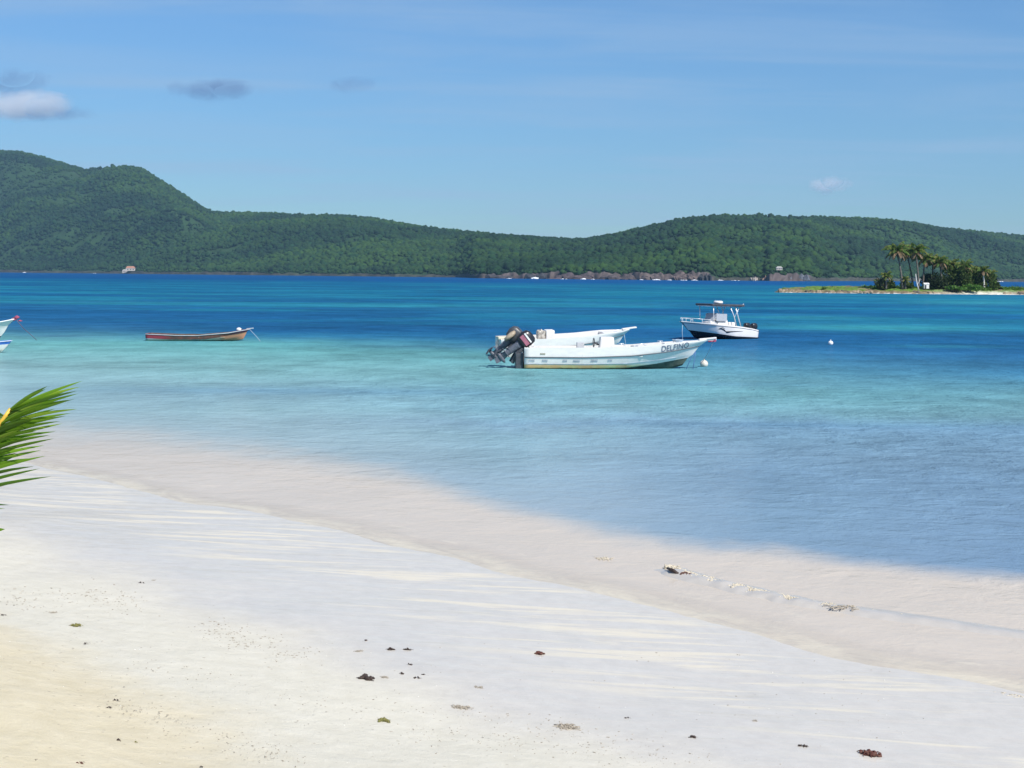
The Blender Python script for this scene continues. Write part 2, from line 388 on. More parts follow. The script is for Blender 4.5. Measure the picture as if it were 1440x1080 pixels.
bd = np.interp(PXc, [a for a, _ in BND], [b for _, b in BND]) - hy(PXc) + 16 * (fbm(X * .9, Y * .9, 67) - .5) + 7 * (fbm(X * 4, Y * 4, 68, 3) - .5)
k = np.clip((dyc - bd) / (60 - 28 * np.clip(PXc / 1000, 0, 1)) + .5, 0, 1); k = (k * k * (3 - 2 * k))[..., None]; C = C * (1 - k) + np.array((0.545, 0.485, 0.415)) / GAIN * k
depth = np.maximum(0, -ground_z(X, Y))
m, t, p = newmat('sea_water')
a = N(t, 'ShaderNodeAttribute', attribute_name='body'); ad = N(t, 'ShaderNodeAttribute', attribute_name='depth').outputs['Fac']
ash = N(t, 'ShaderNodeAttribute', attribute_name='shore').outputs['Fac']; aal = N(t, 'ShaderNodeAttribute', attribute_name='along').outputs['Fac']
pos = N(t, 'ShaderNodeNewGeometry').outputs['Position']
w1 = noise(t, pos, 1.0, 5, 0.62, 0.4, stretch=(1.5, 1.7, 1)); w2 = noise(t, pos, 1.0, 4, 0.62, 0.3, stretch=(0.42, 0.34, 1)); w3 = noise(t, pos, 1.0, 3, 0.6, 0.0, stretch=(8, 8, 1))
w4 = noise(t, pos, 1.0, 6, 0.68, 0.4, stretch=(0.05, 0.09, 1))
tx = mathn(t, 'ADD', mathn(t, 'MULTIPLY', mrange(t, w1, 0.3, 0.7, -1, 1), 0.08), mathn(t, 'MULTIPLY', mrange(t, w2, 0.35, 0.65, -1, 1), 0.14))  # light and dark of the ripples painted into the body colour
tx = mathn(t, 'ADD', tx, mathn(t, 'MULTIPLY', mrange(t, w4, 0.35, 0.65, -1, 1), 0.18))
tx = mathn(t, 'MULTIPLY_ADD', tx, mrange(t, ad, 0.15, 1.0, 0.15, 1.0), 1.0)
cc = N(t, 'ShaderNodeCombineColor'); [L(t, tx, cc.inputs[i]) for i in range(3)]
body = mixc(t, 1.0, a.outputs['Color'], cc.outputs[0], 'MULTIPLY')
# thin foam left along the edge of the swash
cv = N(t, 'ShaderNodeCombineXYZ'); L(t, aal, cv.inputs[0]); L(t, ash, cv.inputs[1])
fn = noise(t, cv.outputs[0], 1.0, 6, 0.65, 0.6, stretch=(1.2, 3.5, 1))
edge = mathn(t, 'MULTIPLY', mrange(t, ash, -0.55, -0.10, 0, 1, True), mrange(t, fn, 0.36, 0.60, 0.1, 1))
edge2 = mathn(t, 'MULTIPLY', mrange(t, ash, -1.5, -0.2, 0, 0.5, True), mrange(t, fn, 0.56, 0.68, 0, 1))
foam = mathn(t, 'MAXIMUM', edge, edge2)
body = mixc(t, mathn(t, 'MULTIPLY', foam, 0.8), body, (0.76, 0.69, 0.55))
L(t, body, p.inputs['Base Color'])
p.inputs['Roughness'].default_value = 0.12; p.inputs['IOR'].default_value = 1.33; p.inputs['Specular IOR Level'].default_value = 0.0; p.inputs['Roughness'].default_value = 0.9
bn = N(t, 'ShaderNodeBump'); bn.inputs['Strength'].default_value = 1.0; bn.inputs['Distance'].default_value = 1.0
amp = mrange(t, ad, 0.05, 1.2, 0.12, 1.0)
hh = mathn(t, 'ADD', mathn(t, 'MULTIPLY', w1, 0.20), mathn(t, 'ADD', mathn(t, 'MULTIPLY', w2, 0.16), mathn(t, 'MULTIPLY', w3, 0.035)))
L(t, mathn(t, 'MULTIPLY', hh, amp), bn.inputs['Height']); L(t, bn.outputs[0], p.inputs['Normal'])
# the ripples reflect part of the sky; some sky reflection is already in the body colour
gl = N(t, 'ShaderNodeBsdfGlossy'); gl.inputs['Roughness'].default_value = 0.10; L(t, bn.outputs[0], gl.inputs['Normal'])
fr = N(t, 'ShaderNodeFresnel'); fr.inputs['IOR'].default_value = 1.33; L(t, bn.outputs[0], fr.inputs['Normal'])
wsh = N(t, 'ShaderNodeMixShader'); L(t, mathn(t, 'MULTIPLY', fr.outputs[0], mrange(t, ad, 0.3, 3.0, 0.46, 0.14)), wsh.inputs[0]); L(t, p.outputs[0], wsh.inputs[1]); L(t, gl.outputs[0], wsh.inputs[2])
tr = N(t, 'ShaderNodeBsdfTransparent'); mx = N(t, 'ShaderNodeMixShader')
op = mathn(t, 'MAXIMUM', mrange(t, ad, 0.0, 0.03, 0.8, 1.0, True), mathn(t, 'MULTIPLY', foam, 0.8))
L(t, op, mx.inputs[0]); L(t, tr.outputs[0], mx.inputs[1]); L(t, wsh.outputs[0], mx.inputs[2]); L(t, mx.outputs[0], t.nodes['Material Output'].inputs[0])
Zs = 0.0 * X
fc = grid_faces(*X.shape); keep = (s.ravel()[fc] < 0.6).any(1)
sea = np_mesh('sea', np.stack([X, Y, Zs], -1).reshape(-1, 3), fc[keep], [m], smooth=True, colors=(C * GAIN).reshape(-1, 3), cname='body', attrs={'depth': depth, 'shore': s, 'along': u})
tag(sea, kind='structure')

# ------------------------------------------------------------------ far hills
RID = [(-700, 300), (-400, 262), (-200, 225), (-80, 214), (0, 211), (30, 212), (60, 219), (90, 228), (108, 233), (122, 238), (136, 235), (150, 232.5), (160, 231.5), (172, 232.5), (192, 234), (204, 238), (215, 244), (240, 260), (265, 277), (290, 293), (312, 297), (360, 298), (410, 300), (460, 300), (520, 305), (580, 315), (640, 323), (700, 330), (760, 334), (800, 336), (830, 334), (870, 326), (920, 315), (960, 306), (1000, 302), (1060, 300), (1120, 303), (1200, 306), (1240, 308), (1280, 313), (1320, 320), (1360, 323), (1400, 327), (1440, 331), (1600, 338), (1900, 352), (2300, 368)]
SHD = [(-700, 3900), (-200, 3500), (0, 3100), (260, 2500), (480, 2100), (640, 1900), (665, 1560), (700, 1500), (960, 1380), (1000, 1370), (1012, 1460), (1070, 1460), (1080, 1420), (1130, 1450), (1170, 1650), (1440, 2300), (2300, 2800)]
WID = [(-700, 1500), (0, 1400), (300, 1250), (800, 1100), (1100, 1300), (2300, 1300)]
CLF = [(-700, 4), (0, 4), (640, 3), (662, 4), (690, 6), (820, 6.5), (960, 8), (996, 7), (1006, 2.5), (1060, 2.5), (1082, 6), (1120, 8), (1150, 3.5), (2300, 4)]
def ip(T, px): return np.interp(px, [a for a, _ in T], [b for _, b in T])
def hill_pt(px, tt):
    """position on the far land at bearing px, fraction tt from shore (0) to ridge (1)"""
    R0 = ip(SHD, px) + 60 * (fbm(px / 30, px * 0 + .5, 71) - .5); W = ip(WID, px)
    D = R0 + W * tt
    R1 = R0 + W
    ypx = ip(RID, px)
    dz = (CAMR[2][0] * (px - 720) / F + CAMR[2][1] * (540 - ypx) / F - CAMR[2][2])
    dyy = (CAMR[1][0] * (px - 720) / F + CAMR[1][1] * (540 - ypx) / F - CAMR[1][2])
    H = CZ + R1 * dz / dyy - 7.0
    Xw = (px - 720) / F * D / 1.0
    c = ip(CLF, px) * (0.35 + 1.05 * fbm(px / 9, px * 0, 73, 3))
    base = np.clip(tt / 0.006, 0, 1) * c
    tp = np.clip(tt, 0, 1)
    prof = 0.55 * tp + 0.45 * tp * tp * (3 - 2 * tp)
    spur = fbm(Xw / 330 + D / 800, D / 420, 81, 4) - 0.5
    spur2 = 1 - np.abs(2 * fbm(Xw / 170 - D / 600, D / 520, 87, 3) - 1) - 0.75
    z = base + (H - c) * prof * 1.0 + H * np.sin(np.pi * tp) * (0.42 * spur + 0.22 * spur2)
    z = np.minimum(z, CZ + D * (dz / dyy) - 3.0 - 14 * (1 - tp))
    z = np.where(tt > 1, H * (1 - 1.6 * (tt - 1)), z)
    z = np.maximum(z, np.where(tt <= 0, -4 + 0 * z, np.minimum(c, 3) * np.clip(tt / 0.004, 0, 1)))
    return Xw, D, z
pxs = np.linspace(-650, 2200, 1500)
ts = np.concatenate([[-0.01, 0, 0.001, 0.003, 0.006], np.linspace(0.012, 1.0, 120), np.linspace(1.05, 1.5, 8)])
PX, TT = np.meshgrid(pxs, ts)
X, Y, Z = hill_pt(PX, TT)
rocky = np.exp(-(((PX - 172) / 34) ** 2 + ((TT - 0.93) / 0.07) ** 2)) + 0.8 * np.exp(-(((PX - 20) / 40) ** 2 + ((TT - 0.90) / 0.05) ** 2)) + 0.5 * np.exp(-(((PX - 110) / 25) ** 2 + ((TT - 0.9) / 0.05) ** 2))
def meadow(X, Y): return np.clip((fbm(X / 95, Y / 60, 91, 5) - 0.56) / 0.05, 0, 1)
md = meadow(X, Y)
g_dark = np.array((0.012, 0.032, 0.014)); g_mead = np.array((0.024, 0.056, 0.018)); g_rock = np.array((0.075, 0.08, 0.08)); 
C = g_dark + (g_mead - g_dark) * md[..., None]
C = C + (g_rock - C) * np.clip(rocky * (0.4 + fbm(PX / 6, TT * 60, 95)), 0, 1)[..., None]
clf = np.clip((0.010 - TT) / 0.004, 0, 1) * np.clip((ip(CLF, PX) - 2.0) / 4, 0.5, 1)
rk = np.array((0.085, 0.068, 0.066)) * (0.35 + 1.5 * fbm(PX / 3.0, TT * 500, 97, 4))[..., None]
C = C * (1 - clf[..., None]) + rk * clf[..., None]
hills = np_mesh('hills', np.stack([X, Y, Z], -1).reshape(-1, 3), grid_faces(*X.shape), [M['land']], smooth=True, colors=C.reshape(-1, 3))
tag(hills, kind='structure')

# the forest that covers them: far too many crowns to count
def ico(sub):
    b = bmesh.new(); bmesh.ops.create_icosphere(b, subdivisions=sub, radius=1)
    V = np.array([v.co[:] for v in b.verts]); Fc = np.array([[v.index for v in f.verts] for f in b.faces]); b.free(); return V, Fc
def crowns(px, tt, rad, tall, sub, seed):
    X, Y, Z = hill_pt(px, tt); n = len(px); V0, F0 = ico(sub); g = np.random.default_rng(seed)
    a = g.uniform(0, 6.28, n); ca, sa = np.cos(a)[:, None], np.sin(a)[:, None]
    P = V0[None] * (1 + g.uniform(-0.30, 0.30, (n, len(V0)))[..., None])
    x = P[..., 0] * ca - P[..., 1] * sa; y = P[..., 0] * sa + P[..., 1] * ca
    V = np.stack([X[:, None] + x * rad[:, None], Y[:, None] + y * rad[:, None], Z[:, None] + (P[..., 2] * 0.75 + 0.55) * rad[:, None] * tall[:, None]], -1)
    Fc = F0[None] + (np.arange(n) * len(V0))[:, None, None]
    hue = g.uniform(0, 1, n); big = fbm(X / 190, Y / 110, 101, 5)
    c1 = np.array((0.0085, 0.028, 0.011)); c2 = np.array((0.030, 0.070, 0.013)); c3 = np.array((0.013, 0.044, 0.014))
    w = np.clip(0.30 * hue + 2.6 * (big - 0.42), 0, 1)[:, None]
    C = c1 * (1 - w) + c2 * w; q = (g.uniform(0, 1, n) > 0.8)[:, None]; C = np.where(q, c3, C) * g.uniform(0.85, 1.15, n)[:, None]
    C = np.repeat(C[:, None], len(V0), 1)
    return V.reshape(-1, 3), Fc.reshape(-1, 3), C.reshape(-1, 3)
nt_ = 300000
px = rng.uniform(-150, 1590, nt_); tt = rng.uniform(0.008, 1.03, nt_)
D = ip(SHD, px) + ip(WID, px) * tt
keep = rng.uniform(0, 1, nt_) < (D / 4600) * 0.8
px = px[keep]; tt = tt[keep]; Xh, Yh, Zh = hill_pt(px, tt)
mdk = meadow(Xh, Yh); rkk = np.exp(-(((px - 172) / 30) ** 2 + ((tt - 0.93) / 0.06) ** 2)) + 0.6 * np.exp(-(((px - 20) / 36) ** 2 + ((tt - 0.90) / 0.04) ** 2))
keep = (rng.uniform(0, 1, len(px)) > mdk * 0.85) & (rng.uniform(0, 1, len(px)) > rkk)
px, tt = px[keep], tt[keep]
rad = np.clip(rng.gamma(2.6, .85, len(px)), 0.3, 4.2) + 0.8; rad *= np.where(tt < 0.03, 0.6, 1); tall = rng.uniform(0.8, 1.5, len(px))
nr_ = (tt < 0.22) | (rad > 4.2); A_ = crowns(px[nr_], tt[nr_], rad[nr_], tall[nr_], 2, 3); B_ = crowns(px[~nr_], tt[~nr_], rad[~nr_], tall[~nr_], 1, 4)
V = np.concatenate([A_[0], B_[0]]); Fc = np.concatenate([A_[1], B_[1] + len(A_[0])]); C = np.concatenate([A_[2], B_[2]])
forest = np_mesh('forest', V, Fc, [M['crown']], smooth=True, colors=C)
tag(forest, kind='stuff')

# surf at the foot of the far cliffs
V = []; Q = []
for (px, w, h) in ((715, 8, .7), (750, 9, 2.0), (792, 12, .6), (818, 8, 1.4), (832, 6, .6), (900, 6, .5), (922, 14, 1.0), (940, 8, .6), (960, 12, .7), (975, 10, .8), (1011, 7, .8), (1032, 12, .6), (1058, 8, 1.0), (133, 4, .6), (35, 6, 1.2), (1397, 6, .8), (1405, 6, .8)):
    R0 = float(ip(SHD, px)) - 45; x0 = (px - 720) / F * R0; ww = w / F * R0
    for k in range(16):
        a = random.uniform(-1, 1); r = random.uniform(.3, 1) * h * (1.15 - abs(a)); cx = x0 + a * ww * .5; cy = R0 + random.uniform(-6, 6)
        V0, F0 = ico(1); b = len(V) * 12 if False else sum(len(v) for v in V)
        V.append(V0 * np.array((r * 2.2, r * 1.5, r)) * (1 + rng.uniform(-.25, .25, (len(V0), 1))) + np.array((cx, cy, 0.1))); Q.append(F0 + b)
surf = np_mesh('surf', np.concatenate(V), np.concatenate(Q), [simple('surf_foam', (0.75, 0.77, 0.8), 0.9)], smooth=True); tag(surf, kind='stuff')

# cliff stacks, rocks and the small buildings on the far shore
def rock(name, loc, size, label, group=None, col=(0.30, 0.215, 0.18), n=7, seed=1):
    g = random.Random(seed); mb = MB(); st = random.getstate(); random.seed(seed)
    for k in range(n):
        a = g.uniform(-.5, .5); mb.ball((a * size[0], g.uniform(-.5, .5) * size[1] * .6, size[2] * g.uniform(.05, .30)), 1, 2, (size[0] * g.uniform(.14, .28), size[1] * .3, size[2] * g.uniform(.35, .75)), 0.28)
    random.setstate(st); o = mb.build(name, simple(name + '_stone', col, 0.95, var=0.55, scale=0.25, bump=0.5)); o.location = loc
    for pp in o.data.polygons: pp.use_smooth = False
    return tag(o, label, 'rock' if name != 'cliff' else 'cliff', group)
for i, (px, w, h, lab) in enumerate(((700, 26, 5, 'low dark cliff at the left end of the cliffs on the far shore'), (752, 20, 7, 'dark narrow cliff behind a white breaker on the far shore'), (806, 36, 6.5, 'dark reddish cliff on the far shore straight behind the small white boat engine'),
        (868, 34, 7, 'brown cliff on the far shore above the middle of the tilted white bow'), (920, 30, 8, 'pale brown cliff with white surf along its foot'), (962, 30, 8.5, 'pink brown cliff behind the cruiser bow on the far shore'), (990, 12, 8, 'dark end of the long cliff where the bay opens'))):
    R0 = float(ip(SHD, px)) - 12; rock('cliff', ((px - 720) / F * R0, R0, -1), (w / F * R0 * 1.25, 16, h * 1.05), lab, 'cliffs on the far shore', seed=20 + i, n=12, col=((0.05, 0.045, 0.05), (0.04, 0.04, 0.045), (0.075, 0.055, 0.058), (0.07, 0.055, 0.055), (0.11, 0.085, 0.078), (0.11, 0.082, 0.075), (0.035, 0.037, 0.042))[i])
for i, (px, D_, w, h, lab, cl) in enumerate(((1057, 1400, 8, 5.5, 'pale rocky islet with surf between two headlands', (0.42, 0.36, 0.31)), (1074, 1450, 8, 6, 'small orange brown rock beside the rocky islet', (0.45, 0.28, 0.2)), (1117, 1460, 26, 8, 'dark blue grey headland right of the white hut on the far shore', (0.10, 0.11, 0.13)))):
    rock('sea_rock', ((px - 720) / F * D_, D_, -1), (w / F * D_, 14, h), lab, None, cl, 9, 50 + i)
def house(px, D_, z, w, d, h, lab, roofm, rz=0.0, tilt=0.35):
    loc = ((px - 720) / F * D_, D_, z); e = empty('house', loc, rz); mb = MB(); mb.box((0, 0, h / 2), (w, d, h)); wl = mb.build('wall', M['wall'], e)
    mb = MB(); o = .4; r = h + w * tilt
    A = [(-w / 2 - o, -d / 2 - o, h), (w / 2 + o, -d / 2 - o, h), (w / 2 + o, d / 2 + o, h), (-w / 2 - o, d / 2 + o, h)]; R1, R2 = (-w / 2 + d * .3, 0, r), (w / 2 - d * .3, 0, r)
    for f in ((A[0], A[1], R2, R1), (A[2], A[3], R1, R2), (A[1], A[2], R2), (A[3], A[0], R1), (A[3], A[2], A[1], A[0])): mb.face(f)
    mb.build('roof', roofm, e)
    for k in (-.28, .02, .3):
        mb = MB(); mb.box((k * w, -d / 2 - .03, h * .5), (w * .12, .1, h * .4)); mb.build('window' if k != .02 else 'door', M['darkgrey'], e)
    return tag(e, lab, 'house', 'houses on the far shore')
zh = lambda px, t_: float(hill_pt(np.array([float(px)]), np.array([t_]))[2][0])
def house_on(px, tt_, w, d, h, lab, rm, rz=0, lift=0):
    X_, D_, Z_ = [float(a[0]) for a in hill_pt(np.array([float(px)]), np.array([tt_]))]; return house(px, D_, Z_ - .5 + lift, w, d, h, lab, rm, rz, .22)
M['palerock'] = simple('pale_roof', (0.42, 0.40, 0.38), 0.8)
house_on(184, 0.004, 17, 8, 5, 'pale house with an orange red roof at the foot of the left hill', M['roof'], .15, 3)
house_on(176, 0.002, 9, 6, 5, 'small white house left of the orange roofed house by the water', M['palerock'], 0)
house_on(1093, 0.014, 6, 4, 2.4, 'tiny white hut on the dark headland of the far shore', M['palerock'], 0, 3)

# ------------------------------------------------------------------ the island
ID = 314.0
xa, xb = (1098 - 720) / F * ID, 165.0
gx = np.linspace(xa - 3, xb, 420); gy = np.linspace(ID - 5, ID + 42, 120); X, Y = np.meshgrid(gx, gy)
fr = ID - 1.0 + 2.4 * (fbm(X / 9, X * 0, 111) - .5) + np.clip((72 - X) / 12, 0, 1) * 5
bk = ID + 34 - np.clip((78 - X) / 18, 0, 1) * 24
edge = np.minimum(np.minimum(Y - fr, bk - Y), (X - xa) * 1.5)
Z = np.interp(edge, [-6, 0, 0.8, 3, 8, 20], [-1.5, -0.03, 0.42, 0.95, 1.25, 1.5]) + np.where(edge > 0, (fbm(X / 1.2, Y / 1.2, 113) - .5) * 0.7 * np.clip(edge / 1.0, 0, 1), 0)
sandp = np.exp(-((X - (1385 - 720) / F * ID) / 6) ** 2) + .25 * np.exp(-((X - (1322 - 720) / F * ID) / 7) ** 2)
Z = np.where(edge > 0, Z * (1 - .6 * np.clip(sandp, 0, 1) * np.clip((5 - edge) / 4, 0, 1)), Z)
n = fbm(X / 2.2, Y / 2.2, 117, 4)
rockc = np.array((0.20, 0.155, 0.10)) * (0.35 + 1.3 * fbm(X / .9, Y / .9, 119))[..., None]
C = rockc; gr = np.clip((n - .30) / .15, 0, 1) * np.clip((edge - .9) / 1.2, 0, 1); C = C * (1 - gr[..., None]) + np.array((0.11, 0.19, 0.035)) * gr[..., None]
sd = np.clip(sandp * 1.6 - .3, 0, 1) * np.clip((3.5 - edge) / 2, 0, 1); C = C * (1 - sd[..., None]) + np.array((0.7, 0.66, 0.56)) * sd[..., None]
C = np.where((edge < .15)[..., None], np.array((0.50, 0.48, 0.44)) * (0.5 + n)[..., None], C)
isle = np_mesh('island', np.stack([X, Y, Z], -1).reshape(-1, 3), grid_faces(*X.shape), [M['isle']], smooth=False, colors=C.reshape(-1, 3)); tag(isle, kind='structure')
# low ground cover
def leaf_cloud(g, centre, radii, n, size, cols, down=0.0, hollow=0.35):
    """n small leaf faces through the volume of an ellipsoid"""
    d = g.normal(size=(n, 3)); d /= np.linalg.norm(d, axis=1)[:, None]; r = g.uniform(hollow ** 3, 1, n) ** (1 / 3)
    lump = 1 + 0.35 * np.sin(d[:, 0] * 5 + centre[0]) * np.sin(d[:, 2] * 4 + centre[1])
    P = np.asarray(centre) + d * (r * lump)[:, None] * np.asarray(radii)
    a = g.normal(size=(n, 3)); a[:, 2] -= down; a /= np.linalg.norm(a, axis=1)[:, None]; b = np.cross(a, g.normal(size=(n, 3))); b /= np.linalg.norm(b, axis=1)[:, None]
    sz = size * g.uniform(.6, 1.5, n)[:, None]
    V = np.stack([P - a * sz, P + b * sz * .5, P + a * sz, P - b * sz * .5], 1)
    C = np.asarray(cols)[g.integers(0, len(cols), n)] * g.uniform(.7, 1.25, n)[:, None]
    return V.reshape(-1, 3), np.arange(4 * n).reshape(-1, 4), np.repeat(C, 4, 0)
def cat(parts):
    V, Fc, C = [], [], []; b = 0
    for v, f, c in parts: V.append(v); Fc.append(f + b); C.append(c); b += len(v)
    return np.concatenate(V), np.concatenate(Fc), np.concatenate(C)
g = np.random.default_rng(5); parts = []
for k in range(260):
    x = g.uniform((1225 - 720) / F * ID, 118) if k < 200 else g.uniform(xa + 8, 118); y = g.uniform(ID + 2.5, ID + 12)
    r = g.uniform(.35, .9) * (1 if k < 200 else .5); parts.append(leaf_cloud(g, (x, y, .95 + r * .35), (r * 1.5, r * 1.3, r * .8), 60, .16, [(0.10, 0.20, 0.03), (0.14, 0.24, 0.04), (0.06, 0.12, 0.03)]))
V, Fc, C = cat(parts); tag(np_mesh('ground_cover', V, Fc, [M['leaf']], colors=C), kind='stuff')

def frond_geo(g, base, az, el, Ln, curve, nl, ll, lw, cols, droop=0.5):
    """arching rib with rows of leaflets on both sides; returns leaflet geometry + rib points"""
    V = []; C = []; p_ = np.array(base, float); pts = [p_.copy()]; e = el; h = np.array((math.cos(az), math.sin(az), 0)); n = 14
    dirs = []
    for i in range(n):
        d = h * math.cos(e) + np.array((0, 0, math.sin(e))); p_ = p_ + d * Ln / n; pts.append(p_.copy()); dirs.append(d); e -= curve / n * (0.6 + 0.9 * i / n)
    pts = np.array(pts); side = np.cross(h, (0, 0, 1.0))
    for k in range(nl):
        f = 0.10 + 0.90 * k / (nl - 1); q = f * n; i = min(int(q), n - 1); P = pts[i] + (pts[i + 1] - pts[i]) * (q - i); d = dirs[i]
        l = ll * math.sin(math.pi * min(1, f * .80 + .18)) ** .6
        for sg in (-1, 1):
            a = g.uniform(.55, .8); dr = side * sg * math.sin(a * 1.2) + d * math.cos(a * 1.2) + np.array((0, 0, -droop * g.uniform(.6, 1.3))); dr /= np.linalg.norm(dr)
            nn = np.cross(dr, d); nn /= max(1e-6, np.linalg.norm(nn)); wv = np.cross(nn, dr) * lw * .5
            mid = P + dr * l * .55; tip = P + dr * l + np.array((0, 0, -l * .15 * droop))
            V += [P, mid + wv, tip, mid - wv]; c = np.array(cols[g.integers(0, len(cols))]) * g.uniform(.75, 1.2); C += [c] * 4
    V = np.array(V); return (V, np.arange(len(V)).reshape(-1, 4), np.array(C)), pts
PG = [(0.065, 0.135, 0.020), (0.11, 0.19, 0.030), (0.040, 0.085, 0.018), (0.20, 0.19, 0.055)]; PB = [(0.30, 0.20, 0.12), (0.22, 0.16, 0.10)]
def palm(pxc, pyc, pxb, pyb, D_, lab, size=3.6, nf=20, seed=1, brown=4, trunkm='trunk'):
    base = at_d(pxb, pyb, D_); base.z = 1.0; top = at_d(pxc, pyc, D_); g = np.random.default_rng(seed)
    e = empty('palm_tree', base); tp = top - base
    mb = MB(); pts = []; 
    for i in range(9):
        f = i / 8; pts.append(Vector((tp.x * f ** 1.5, tp.y * f, tp.z * f)))
    mb.tube(pts, [0.26 - .10 * min(1, i / 6) for i in range(9)], 7); mb.build('trunk', M[trunkm], e)
    parts = []
    for k in range(nf):
        az = 2 * math.pi * (k * .618 + g.uniform(0, .08)); f = k / (nf - 1); el = 1.35 - 1.75 * f; cols = PB if k >= nf - brown else PG
        gg, rp = frond_geo(g, tuple(tp), az, el, size * g.uniform(.85, 1.1) * (0.8 + .2 * math.sin(f * 3)), 1.1 + .8 * g.uniform(), 20, size * .27, .16 + size * .012, cols, .75)
        parts.append(gg); w = .045
        rv = np.concatenate([rp + (0, 0, w), rp - (0, 0, w)]); nn = len(rp); ff = np.array([[i, i + 1, nn + i + 1, nn + i] for i in range(nn - 1)]); parts.append((rv, ff, np.tile((0.16, 0.16, 0.06), (2 * nn, 1))))
    V, Fc, C = cat(parts); np_mesh('crown', V, Fc, [M['leaf']], e, colors=C)
    tag(e, lab, 'palm tree', 'palms on the small island'); return e
palm(1261, 352, 1269, 402, 316, 'tall palm on the left of the island with a big round crown and curved trunk', 3.3, 26, 1, 8)
palm(1287, 352, 1292, 402, 318, 'tallest palm on the island standing right of the round crowned one', 3.4, 24, 2, 5)
palm(1275, 358, 1284, 402, 322, 'palm half hidden between the two tallest palms of the island', 2.6, 18, 3, 4)
palm(1300, 364, 1298, 403, 320, 'palm leaning out just right of the tallest palm', 2.9, 20, 4, 5)
palm(1311, 366, 1312, 403, 321, 'middle height palm with dark top in the island grove', 2.7, 20, 5, 5)
palm(1321, 368, 1325, 403, 319, 'palm above the dark centre of the island grove', 2.8, 20, 6, 4)
palm(1337, 372, 1338, 404, 322, 'upright palm over the dense middle of the island grove', 2.6, 20, 7, 3)
palm(1356, 374, 1356, 404, 320, 'palm on the right part of the island grove with ragged top', 2.7, 20, 8, 4)
palm(1366, 380, 1366, 404, 326, 'shorter palm just behind the ragged topped palm', 2.3, 16, 9, 3)
palm(1382, 380, 1384, 405, 319, 'palm near the right end of the island grove above a pale trunk', 2.4, 18, 10, 4, 'paletrunk')
palm(1393, 385, 1392, 405, 324, 'last low palm at the right edge of the island grove', 2.0, 14, 11, 4)
palm(1246, 388, 1246, 403, 315, 'small young palm standing alone at the left of the island', 1.9, 18, 12, 3)
palm(1273, 393, 1273, 404, 316, 'low stubby palm below the tall ones on the island', 1.5, 14, 13, 1)
DG = [(0.040, 0.075, 0.018), (0.075, 0.115, 0.026), (0.12, 0.15, 0.045), (0.026, 0.050, 0.015)]
def shrub(px, D_, w, h, lab, seed, cols=DG, name='shrub', cat_='shrub', n=1400):
    g = np.random.default_rng(seed); x = (px - 720) / F * D_; e = empty(name, (x, D_, 0.9)); ps = []
    for k in range(9):
        a = g.uniform(-1, 1); q = g.uniform(.2, .85); rr = (w * g.uniform(.22, .36), w * g.uniform(.22, .34), h * g.uniform(.2, .32))
        ps.append(leaf_cloud(g, (a * w * .36, g.uniform(-.3, .3) * w, h * q * (1.05 - .35 * abs(a))), rr, n // 9, .24, cols))
    V, Fc, C = cat(ps); np_mesh('foliage', V, Fc, [M['leaf']], e, colors=C)
    mb = MB()
    for k in range(4): mb.tube([(g.uniform(-.15, .15) * w, 0, -.2), (g.uniform(-.22, .22) * w, g.uniform(-.1, .1) * w, h * .35), (g.uniform(-.34, .34) * w, g.uniform(-.2, .2) * w, h * .7)], [.14, .09, .04], 6)
    mb.build('trunk', M['trunk'], e); return tag(e, lab, cat_, 'bushes and trees on the small island')
BR = [(0.16, 0.11, 0.08), (0.22, 0.17, 0.12), (0.05, 0.06, 0.03)]
shrub(1236, 316, 2.6, 3.0, 'brownish bush at the far left of the island vegetation', 21, BR + DG)
shrub(1247, 317, 2.6, 2.6, 'dark green bush around the foot of the lone young palm', 22)
shrub(1272, 318, 2.4, 2.2, 'small green bush below the tall left palms', 23)
shrub(1316, 318, 4.6, 4.0, 'very dark low tree right of the white hut', 24, [(0.015, 0.028, 0.012), (0.03, 0.05, 0.02)], 'low_tree', 'tree')
shrub(1331, 321, 5.4, 5.8, 'dense green tree in the centre of the island grove', 25, DG, 'low_tree', 'tree', 2200)
shrub(1348, 319, 5.0, 5.4, 'rounded dark tree right of the grove centre', 26, DG, 'low_tree', 'tree', 2200)
shrub(1366, 321, 5.0, 5.0, 'rounded green tree left of the pale trunk', 27, DG + [(0.10, 0.13, 0.05)], 'low_tree', 'tree', 2200)
shrub(1382, 322, 4.4, 4.8, 'green tree near the right end of the island', 28, DG, 'low_tree', 'tree')
shrub(1396, 318, 2.4, 2.4, 'small rounded bush at the right end of the grove', 29, DG + [(0.09, 0.16, 0.03)])
shrub(1340, 314, 3.4, 1.3, 'bright green low bush in front of the grove centre', 30, [(0.09, 0.19, 0.03), (0.06, 0.13, 0.03)], n=700)
shrub(1360, 314, 4.4, 1.3, 'long bright green low bush in front of the grove on the right', 31, [(0.09, 0.19, 0.03), (0.07, 0.15, 0.03)], n=700)
shrub(1304, 322, 3.4, 3.6, 'grey green bush behind the white hut', 32, [(0.10, 0.12, 0.10), (0.05, 0.07, 0.04)])
